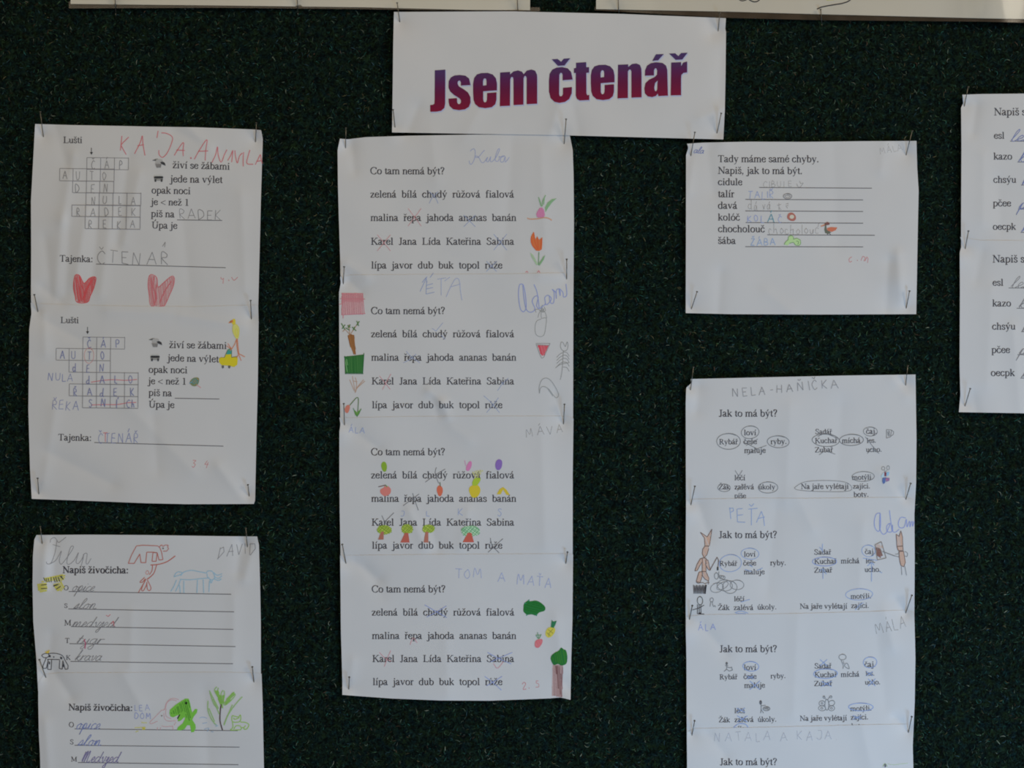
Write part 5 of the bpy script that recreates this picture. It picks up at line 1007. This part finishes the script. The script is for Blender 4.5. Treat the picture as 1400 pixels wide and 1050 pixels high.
P = Part(td, 'pencil_word', 'long faint pencil word'); block(P, 'chocholouš'.replace('š', 'č'), 1051, 319.5, 1122, 319.5, 14, .85, LPENCIL); P.done()
P = Part(td, 'duck_drawing', 'brown duck with a dark head', T1)
P.fill([(715, 440), (745, 425), (752, 412), (770, 403), (790, 410), (790, 428), (765, 432), (720, 445)], C(105, 65, 60), smooth=False); P.fill([(752, 430), (762, 430), (765, 470), (805, 495), (780, 508), (752, 500), (745, 470)], C(85, 88, 75)); P.fill([(765, 460), (800, 448), (857, 452), (845, 475), (810, 490), (775, 480)], C(175, 90, 65)); P.lines([[(715, 442), (748, 428)]], 1.3, C(190, 120, 90)); P.lines([[(775, 505), (772, 520)], [(790, 505), (800, 515)]], .8, C(70, 70, 70)).done()
P = Part(td, 'ink_word', 'blue pen word'); block(P, 'ŽÁBA', 1027, 335.5, 1063, 335.5, 9, 1.0, C(118, 145, 190, .8)); P.done()
P = Part(td, 'frog_drawing', 'light green frog', T1)
P.fill([(395, 600), (410, 575), (430, 560), (432, 535), (455, 520), (478, 535), (475, 555), (505, 545), (535, 560), (540, 590), (525, 610), (495, 605), (475, 580), (440, 590), (430, 608)], C(150, 180, 120)); P.line([(395, 600), (410, 575), (430, 560), (432, 535), (455, 520), (478, 535), (475, 555), (505, 545), (535, 560), (540, 590), (525, 610), (495, 605), (475, 580), (440, 590)], .9, C(100, 135, 85)); P.line([(500, 570), (520, 575), (515, 600)], .9, C(90, 125, 75), True); P.done()
P = Part(td, 'red_mark', 'small faint red date mark', T1); P.lines([[(985, 708), (962, 725), (965, 752), (985, 745)], [(1030, 735), (1036, 742)], [(1065, 740), (1080, 705), (1100, 715), (1090, 745)], [(1100, 745), (1115, 710), (1125, 725), (1120, 760)]], 1.0, LRED, True).done()

def jak(sh, dy, full=True):
    q = lambda y: y + dy
    L = [('Jak to má být?', 982.5, 570 + dy, 1063, 570 + dy)]
    return L
printed(r1, [('Jak to má být?', 982.5, 569.5, 1063, 569.5), ('Rybář', 983, 607.5, 1009, 607.3), ('loví', 1017, 595, 1034, 595), ('češe', 1016.5, 607.2, 1035, 607), ('maluje', 1017.5, 619.3, 1047, 619), ('ryby.', 1053.5, 607.2, 1076, 606.8),
  ('Sadář', 1114.5, 593.5, 1137.5, 593.5), ('Kuchař', 1114, 606, 1145, 605.5), ('Zubař', 1114, 618.5, 1139, 618), ('míchá', 1151, 605.8, 1176.5, 605.4), ('čaj.', 1184, 593, 1199, 593), ('les.', 1185, 605.5, 1198, 605), ('ucho.', 1184, 618, 1206, 617.5),
  ('léčí', 1004, 656.5, 1019, 656.5), ('Žák', 982.5, 669, 998, 669), ('zalévá', 1004, 669, 1031, 669), ('úkoly', 1037, 669, 1060, 669), ('píše', 1004, 681, 1020, 681), ('Na jaře vylétají', 1095, 668.5, 1160.5, 668.3), ('motýli.', 1165, 656, 1194, 655.5), ('zajíci.', 1166, 668, 1190, 667.6), ('boty.', 1167, 679.5, 1188, 679)])
T4, T5, T2, T3, T6 = (960, 510, 7.0), (1100, 570, 8.075), (930, 690, 6.567), (1090, 690, 6.565), (970, 890, 5.0)
P = Part(r1, 'handwritten_name', 'pencil capitals rising along the top'); block(P, 'NELA-HA', 1002, 542, 1090, 535.5, 11, .95, C(120, 118, 122, .75)); block(P, 'ŇIČKA', 1091, 535.5, 1152, 529, 12, .95, C(120, 118, 122, .75)); P.done()
P = Part(r1, 'pencil_circles', 'grey pencil ring or stroke on words'); pc = C(105, 105, 108, .85)
P.ellipse(996, 603.5, 17, 10.5, 1.0, pc); P.ellipse(1025.5, 591, 12.5, 8.5, .9, pc); P.ellipse(1064, 604, 15.5, 8, .95, pc); P.ellipse(1129, 602, 19, 8.5, 1.0, pc); P.ellipse(1164, 601.5, 16, 8, 1.0, pc); P.ellipse(1190, 590, 10, 6, .8, pc)
P.ellipse(990, 667, 9, 5, .8, pc); P.ellipse(1050, 666.5, 13, 8, .9, pc); P.ellipse(1180, 651.5, 15, 7, .8, pc); P.line([(1086, 667), (1100, 659), (1130, 657), (1158, 660), (1162, 671), (1120, 672), (1092, 670), (1086, 667)], .7, pc, True)
P.lines([[(1016, 604), (1026, 609), (1036, 600)], [(1020, 609), (1032, 603)], [(1022, 622), (1034, 614), (1048, 609)], [(1026, 609), (1036, 614)], [(1118, 597), (1128, 592), (1147, 600)], [(1120, 622), (1128, 616), (1142, 621)], [(1183, 597), (1190, 606), (1196, 614)], [(1186, 620), (1192, 613), (1202, 620)], [(1005, 643), (1010, 651), (1015, 643)], [(1008, 671), (1018, 662)]], .8, pc).done()
P = Part(r1, 'butterfly_drawing', 'small red and blue butterfly', T5)
P.ellipse(868, 568, 17, 20, .7, pc); P.ellipse(922, 562, 15, 24, .7, pc); P.line([(880, 590), (895, 605), (910, 590)], .7, pc)
P.fill([(845, 650), (870, 612), (895, 625), (885, 665), (850, 670)], C(140, 165, 180)); P.fill([(880, 605), (905, 615), (900, 655), (880, 655)], C(110, 50, 60)); P.fill([(905, 612), (935, 605), (930, 645), (905, 655)], C(100, 150, 185)); P.fill([(862, 675), (900, 665), (890, 725), (870, 742), (858, 710)], C(60, 85, 150)); P.fill([(900, 670), (940, 675), (935, 705), (900, 718)], C(120, 80, 130)); P.line([(895, 690), (915, 690)], 1, C(200, 90, 100)); P.done()
P = Part(r1, 'cup_drawing', 'tiny pencil cup', T5); P.lines([[(905, 140), (905, 235), (950, 220), (960, 145), (905, 140)], [(960, 145), (985, 165), (980, 195), (950, 215)], [(915, 160), (930, 215)], [(930, 150), (940, 210)], [(918, 200), (940, 160)]], .8, pc).done()

printed(r2, [('Jak to má být?', 982.5, 735.5, 1062.5, 735.5), ('Rybář', 983.5, 773.7, 1008, 773.5), ('loví', 1017, 761, 1033, 761), ('češe', 1016, 773.2, 1034, 773), ('maluje', 1017, 785.2, 1045.5, 785), ('ryby.', 1053, 773, 1075, 772.6),
  ('Sadař', 1113, 758.3, 1136.5, 758), ('Kuchař', 1113, 771, 1144, 770.5), ('Zubař', 1113, 783, 1138, 782.5), ('míchá', 1149.5, 770.3, 1175, 770), ('čaj.', 1182.5, 757.5, 1197, 757), ('les.', 1183.5, 770, 1197, 769.5), ('ucho.', 1182, 782, 1204.5, 781.6),
  ('léčí', 1003.5, 822, 1018, 822), ('Žák', 981.5, 834, 997.5, 834), ('zalévá', 1003, 834, 1030, 834), ('úkoly.', 1035.5, 833.5, 1062, 833), ('Na jaře vylétají', 1093.5, 832.3, 1158.5, 832), ('motýli.', 1163, 818.5, 1191.5, 818), ('zajíci.', 1163.5, 831.3, 1188.5, 831)])
ba = C(118, 145, 200, .8)
P = Part(r2, 'handwritten_name', 'blue pencil capitals at the top left', T2)
P.lines([[(445, 25), (455, 128)], [(440, 35), (475, 30), (480, 55), (450, 70)], [(510, 40), (515, 155), (585, 158)], [(512, 38), (560, 35)], [(512, 95), (565, 90)], [(612, 40), (695, 32)], [(640, 35), (640, 185)], [(618, -5), (640, 15), (662, -10)], [(685, 160), (730, 60), (748, 110), (757, 190)], [(700, 125), (760, 110)]], .9, ba).done()
P = Part(r2, 'handwritten_name', 'large rounded blue pen name in the top right corner', T3)
P.lines([[(745, 75), (710, 85), (692, 150), (700, 210), (730, 240), (748, 190), (745, 75), (740, 200), (765, 262), (800, 250), (835, 170), (805, 190), (810, 240), (850, 240), (855, 180), (860, 240), (885, 245), (915, 220)], [(828, 50), (838, 130), (850, 230)],
  [(975, 120), (930, 115), (908, 165), (920, 205), (960, 200), (980, 130), (985, 200), (1000, 165), (1010, 150), (1012, 200), (1025, 155), (1035, 155), (1035, 195), (1050, 150)]], 1.05, C(120, 135, 205, .85), True).done()
P = Part(r2, 'ink_rings', 'blue pencil ring or stroke on words', T2)
P.ellipse(450, 525, 98, 80, .9, ba); P.ellipse(627, 440, 78, 52, .9, ba); P.lines([[(580, 580), (640, 600)], [(690, 590), (740, 568)], [(545, 875), (625, 850)], [(490, 970), (550, 955), (610, 975)], [(500, 975), (590, 978)], [(620, 540), (650, 560)]], 1.0, ba, True)
P.frame(*T3); P.ellipse(245, 510, 105, 42, .9, C(105, 130, 200, .85)); P.ellipse(640, 415, 62, 52, .85, ba); P.ellipse(555, 805, 120, 52, .85, ba)
P.lines([[(228, 350), (225, 410), (235, 430)], [(200, 380), (228, 412)], [(200, 600), (230, 575), (262, 625)], [(232, 580), (232, 665)], [(668, 520), (668, 690)], [(630, 550), (668, 520), (690, 545)], [(735, 600), (762, 612)], [(520, 945), (560, 900), (595, 880)], [(590, 480), (720, 500)]], .95, ba, True).done()
P = Part(r2, 'rabbit_fisherman_drawing', 'brown pencil rabbit holding a fishing rod', T2)
BF, BO = C(178, 140, 120, .85), C(95, 75, 70, .9)
for poly in ([(180, 248), (215, 270), (242, 290), (285, 220), (275, 290), (262, 370), (222, 372), (218, 300)], [(222, 372), (252, 372), (255, 400), (240, 450), (215, 475), (198, 440), (202, 400)], [(198, 478), (232, 480), (232, 600), (198, 598)],
             [(198, 482), (180, 485), (150, 540), (132, 595), (152, 592), (175, 550), (200, 510)], [(232, 490), (250, 500), (270, 590), (250, 580), (228, 540)], [(170, 605), (198, 600), (195, 650), (180, 698), (145, 692), (155, 650)], [(198, 600), (230, 600), (258, 660), (255, 688), (225, 670), (200, 640)]):
    P.hatch(poly, 70, 1.6, 1.5, BF); P.line(poly, .9, BO, closed=True)
P.lines([[(265, 592), (332, 472)], [(332, 472), (345, 500), (338, 590)]], 1.0, BO); P.line([(337, 560), (337, 590)], 2.0, C(40, 38, 40))
P.lines([[(120 + i * 14, 720 + (i % 2) * 15), (125 + i * 14, 800), (132 + i * 14, 725)] for i in range(8)], .9, C(70, 66, 70, .9)); P.line([(232, 720), (222, 800)], 2.0, C(40, 38, 42)); P.line([(145, 695), (160, 705), (200, 700), (225, 708), (258, 695), (250, 715)], .8, BO, True); P.done()
P = Part(r2, 'pond_drawing', 'overlapping pencil loops', T2)
P.ellipse(400, 725, 70, 50, .85, pc); P.ellipse(330, 745, 60, 42, .8, pc, -25); P.ellipse(445, 740, 68, 55, .8, pc, 20); P.ellipse(510, 720, 60, 45, .8, pc); P.ellipse(380, 728, 55, 30, .7, pc, -30)
P.ellipse(325, 640, 17, 30, .9, pc); P.ellipse(385, 655, 18, 16, .8, pc); P.ellipse(370, 650, 22, 12, .8, pc); P.lines([[(348, 600), (345, 650)], [(355, 630), (360, 670)]], .8, pc).done()
P = Part(r2, 'small_figure_drawing', 'two tiny stick figures at the bottom left', T2)
P.ellipse(178, 862, 24, 38, 1.0, C(70, 70, 66, .9)); P.lines([[(155, 895), (155, 980)], [(185, 895), (187, 975)], [(170, 900), (172, 975)], [(110, 945), (165, 930), (215, 902)], [(110, 905), (98, 960), (88, 1000)], [(155, 980), (215, 982)]], 1.0, C(62, 60, 62, .9)); P.line([(165, 975), (190, 975)], 1.8, C(35, 30, 40))
P.ellipse(283, 855, 15, 18, .8, pc); P.lines([[(275, 872), (268, 915)], [(292, 872), (290, 890), (300, 915), (310, 905), (318, 920)]], .8, pc, True).done()
P = Part(r2, 'rabbit_cook_drawing', 'brown pencil rabbit stirring a pot', T3)
for poly in ([(888, 265), (915, 285), (930, 235), (945, 290), (948, 370), (895, 375)], [(895, 375), (948, 372), (950, 415), (905, 410)], [(912, 420), (955, 418), (970, 520), (955, 558), (930, 545), (918, 490)]):
    P.hatch(poly, 80, 1.5, 1.4, BF); P.line(poly, .9, BO, closed=True)
P.lines([[(935, 555), (940, 630)], [(965, 550), (982, 635)], [(880, 460), (915, 470)], [(965, 420), (990, 435), (985, 465), (965, 460)]], .8, pc, True)
P.hatch([(710, 385), (745, 395), (765, 455), (745, 480), (720, 460)], 75, 1.4, 1.5, C(120, 80, 70, .9)); P.lines([[(698, 360), (755, 332), (798, 478), (720, 496), (698, 360)], [(710, 385), (745, 395), (765, 455)]], .95, C(110, 98, 92, .9)); P.hatch([(700, 365), (745, 350), (770, 390), (720, 385)], 70, 2.2, 1, BF); P.line([(765, 420), (880, 462)], .9, C(100, 98, 100)); P.line([(880, 445), (915, 440)], .7, pc); P.done()

printed(r3, [('Jak to má být?', 983.5, 891.5, 1062.5, 891.5), ('Rybář', 983.5, 929, 1008.5, 928.5), ('loví', 1017, 916, 1034, 915.8), ('češe', 1016.5, 928.3, 1034.5, 928), ('maluje', 1017.5, 940.5, 1046, 940), ('ryby.', 1053.5, 927.5, 1074.5, 927),
  ('Sadař', 1113.5, 914, 1137, 913.5), ('Kuchař', 1113.5, 926, 1144.5, 925.5), ('Zubař', 1113, 938, 1138, 937.5), ('míchá', 1149.5, 925.5, 1175, 925), ('čaj.', 1182, 912, 1197.5, 911.5), ('les.', 1183.5, 924, 1196, 923.5), ('ucho.', 1182.5, 936, 1204, 935.5),
  ('léčí', 1004, 975, 1018.5, 975), ('Žák', 982.5, 987.5, 998, 987.5), ('zalévá', 1004, 987.3, 1030.5, 987), ('úkoly.', 1036, 987, 1062, 986.5), ('Na jaře vylétají', 1093.5, 985.5, 1158, 984.8), ('motýli.', 1162.5, 972.3, 1192, 971.5), ('zajíci.', 1163, 984, 1187.5, 983.3)])
bc = C(110, 140, 205, .85)
P = Part(r3, 'handwritten_name', 'small blue capitals at the top left'); block(P, 'ÁLA', 955, 861.5, 981, 861, 8.5, .95, C(120, 132, 190, .8)); P.done()
P = Part(r3, 'handwritten_name', 'pale pencil capitals in the top right corner'); block(P, 'MÁLA', 1199, 866, 1242, 857, 15, .9, LPENCIL); P.done()
P = Part(r3, 'ink_rings', 'blue pen ring or cross on a word', T6)
P.ellipse(283, 105, 55, 33, .95, bc); P.ellipse(793, 155, 84, 32, 1.0, bc); P.ellipse(1098, 78, 48, 36, .9, bc); P.ellipse(1035, 383, 82, 28, .95, bc)
for cx, cy, rx, ry in ((780, 80, 25, 22), (280, 180, 25, 10), (310, 235, 35, 30), (215, 405, 28, 15), (225, 465, 35, 22), (800, 225, 35, 18), (1110, 215, 25, 25), (1095, 155, 22, 14), (1010, 455, 30, 14)): cross(P, cx, cy, rx, ry, .9, bc)
P.line([(165, 525), (200, 498), (245, 500), (265, 522)], 1, bc, True); P.done()
P = Part(r3, 'tiny_pencil_drawings', 'small pencil figure above the words', T6)
P.lines([[(118, 80), (118, 125), (100, 140)], [(118, 110), (140, 115), (155, 110)], [(118, 125), (135, 138), (158, 130), (150, 112)], [(108, 100), (128, 100)]], 1.0, pc); P.ellipse(118, 85, 4, 6, 1.4, C(80, 80, 84))
P.lines([[(352, 345), (354, 400), (350, 425)], [(354, 375), (385, 372)], [(354, 400), (370, 425)]], 1.0, pc); P.ellipse(350, 352, 5, 10, 1.6, C(80, 80, 84)); P.ellipse(390, 395, 22, 14, 1.2, pc); P.hatch([(372, 388), (405, 388), (405, 402), (375, 402)], 5, 1.0, .8, pc)
P.ellipse(910, 42, 24, 20, .85, pc); P.lines([[(900, 62), (915, 100), (912, 122)], [(915, 70), (920, 90)], [(930, 85), (925, 105), (955, 122), (945, 88), (930, 85)]], .9, pc, True).done()
P = Part(r3, 'butterfly_drawing', 'pencil butterfly with spiral wings', T6)
P.ellipse(803, 368, 14, 36, .95, pc); P.ellipse(770, 358, 20, 18, .85, pc); P.ellipse(770, 392, 24, 18, .85, pc); P.ellipse(836, 356, 20, 18, .85, pc); P.ellipse(835, 392, 20, 18, .85, pc); P.ellipse(770, 358, 6, 6, .8, pc); P.ellipse(768, 392, 8, 6, .8, pc); P.ellipse(834, 392, 7, 6, .8, pc)
P.lines([[(795, 332), (785, 310), (778, 318)], [(812, 332), (825, 308), (835, 312)]], .8, pc, True); P.ellipse(783, 316, 7, 8, .8, pc); P.ellipse(830, 314, 8, 7, .8, pc); P.done()
printed(r3, [('píše', 1003.5, 999, 1018.5, 999), ('boty.', 1164, 995.5, 1183, 995.2)])
printed(r4, [('Jak to má být?', 984, 1046, 1062.5, 1046), ('Rybář', 984, 1083, 1009, 1083), ('Kuchař', 1114, 1080, 1145, 1080)])
P = Part(r4, 'handwritten_name', 'pale pencil capitals along the top'); block(P, 'NATALA A KAJA.', 977, 1014, 1148, 1011, 12, .95, C(150, 150, 158, .6)); P.done()
P = Part(r4, 'flower_drawing', 'top of a small dark and green drawing', (1180, 960, 11.667))
P.fill([(335, 985), (370, 985), (365, 1035), (345, 1040)], C(80, 75, 95)); P.lines([[(315, 1030), (340, 985)], [(385, 1030), (365, 985)], [(350, 985), (350, 970)]], .9, C(130, 150, 90, .8)); P.line([(390, 985), (500, 1000), (620, 985), (720, 975)], .8, C(175, 195, 150, .6), True); P.done()

# ---------------- sheets cut off by the right edge
f1 = Sheet('worksheet', 'word scramble worksheet with blue writing, cut off by the right edge', 'worksheet',
    [(1315.7, 129.5), (1340, 128.6), (1400, 128), (1625, 127)], [(1314, 352), (1625, 352)], [(1315.7, 129.5), (1317, 141), (1314, 147), (1314.5, 200), (1314, 300), (1314, 352)], [(1625, 127), (1625, 352)], 'f', group=G_)
f2 = Sheet('worksheet', 'word scramble worksheet with pencil writing, below the one cut off by the right edge', 'worksheet',
    [(1312.8, 324), (1340, 328.5), (1400, 329), (1625, 329)], [(1311, 563.5), (1400, 565), (1625, 567)], [(1312.8, 324), (1315.5, 333), (1312.2, 345), (1312.5, 400), (1312, 500), (1313, 540), (1311, 563.5)], [(1625, 329), (1625, 567)], 'f', group=G_, lift=.00034)
Za, Zb = (1300, 120, 4.77), (1300, 320, 4.04)
printed(f1, [('Napiš slova.', 1359, 157.5, 1432, 157.5), ('esl', 1358.8, 189.5, 1373.5, 189.5), ('kazo', 1358.3, 218, 1384, 218), ('chsýu', 1358, 249.8, 1389.5, 249.8), ('pčee', 1357.5, 282, 1382.5, 282), ('oecpk', 1357.3, 314, 1389, 314)])
printed(f2, [('Napiš slova.', 1357, 358.7, 1430, 358.7), ('esl', 1357, 390.5, 1372, 390.5), ('kazo', 1356.7, 418.8, 1382.5, 418.8), ('chsýu', 1356.3, 450.5, 1388.5, 450.5), ('pčee', 1355.5, 482.5, 1381, 482.5), ('oecpk', 1354.5, 514, 1387.5, 514)])
rules(f1, [(1381, 193, 1560, 194), (1391, 221.5, 1570, 222.5), (1396, 253, 1570, 254), (1392, 285.8, 1570, 287), (1395.5, 317.7, 1570, 318.5)], .8)
rules(f2, [(1379, 393.7, 1560, 394.5), (1390, 421.5, 1570, 422.5), (1396, 453.5, 1570, 454), (1391, 485, 1570, 486), (1395, 517, 1570, 518)], .8)
for sh, ys, c in ((f1, (193, 221.5, 253, 285.8, 317.7), BLUE), (f2, (393.7, 421.5, 453.5, 485, 517), PENCIL)):
    for wd, y, x in zip(('les', 'koza', 'myska', 'pece', 'kopec'), ys, (1382, 1392, 1397, 1392, 1396)):
        P = Part(sh, 'handwritten_word'); script(P, wd, x, y, x + 9 * len(wd), y, 8, .9, c, slant=.4); P.done()

# ------------------------------------------------------------------ pins
def tube(p0, p1, r0, r1, n=8):
    p0, p1 = Vector(p0), Vector(p1); d = (p1 - p0).normalized(); a = d.orthogonal().normalized(); b_ = d.cross(a)
    v, f = [], []
    for p, r in ((p0, r0), (p1, r1)):
        for i in range(n): t = 2 * math.pi * i / n; v.append(tuple(p + (a * math.cos(t) + b_ * math.sin(t)) * r))
    for i in range(n): j = (i + 1) % n; f.append((i, j, n + j, n + i))
    f.append(tuple(range(n))[::-1]); f.append(tuple(range(n, 2 * n)))
    return v, f
for hx, hy, tx, ty, lab, grp in PINS:
    h = float(relief([tx], [ty], grp)[0]) + {'b': .0008, 'p': .0009}.get(grp, .0006) + .0003
    L = math.hypot(hx - tx, hy - ty) * S
    head = Vector(W(hx, hy, h + max(.004, L * .42))); tip = Vector(W(tx, ty, h))
    if hy < -2: head = tip + (head - tip)
    d = (tip - head).normalized()
    root = bpy.data.objects.new('pin', None); COL.objects.link(root); root.location = tip; root.empty_display_size = .005
    root['label'] = lab; root['category'] = 'pin'; root['group'] = 'steel pins holding the papers'
    v, f = tube(head - tip, d * .0035, .00042, .00036); 
    v2, f2 = tube(d * .0035, d * .0065, .00036, .00005)
    f += [tuple(len(v) + i for i in q) for q in f2]; v += v2
    link('shaft', mesh_np('shaft', v, faces=f, mat=STEEL), root)
    hh = head - tip; v, f = [], []
    rings = ((-.0005, .0004), (-.00045, .00085), (-.0001, .001), (.00025, .00085), (.0004, .0003))
    a = d.orthogonal().normalized(); b_ = d.cross(a); n = 10
    for o_, r in rings:
        for i in range(n): t = 2 * math.pi * i / n; v.append(tuple(hh + d * o_ + (a * math.cos(t) + b_ * math.sin(t)) * r))
    for k in range(len(rings) - 1):
        for i in range(n): j = (i + 1) % n; f.append((k * n + i, k * n + j, (k + 1) * n + j, (k + 1) * n + i))
    f.append(tuple(range(n))); f.append(tuple((len(rings) - 1) * n + i for i in range(n))[::-1])
    link('head', mesh_np('head', v, faces=f, mat=STEEL), root)
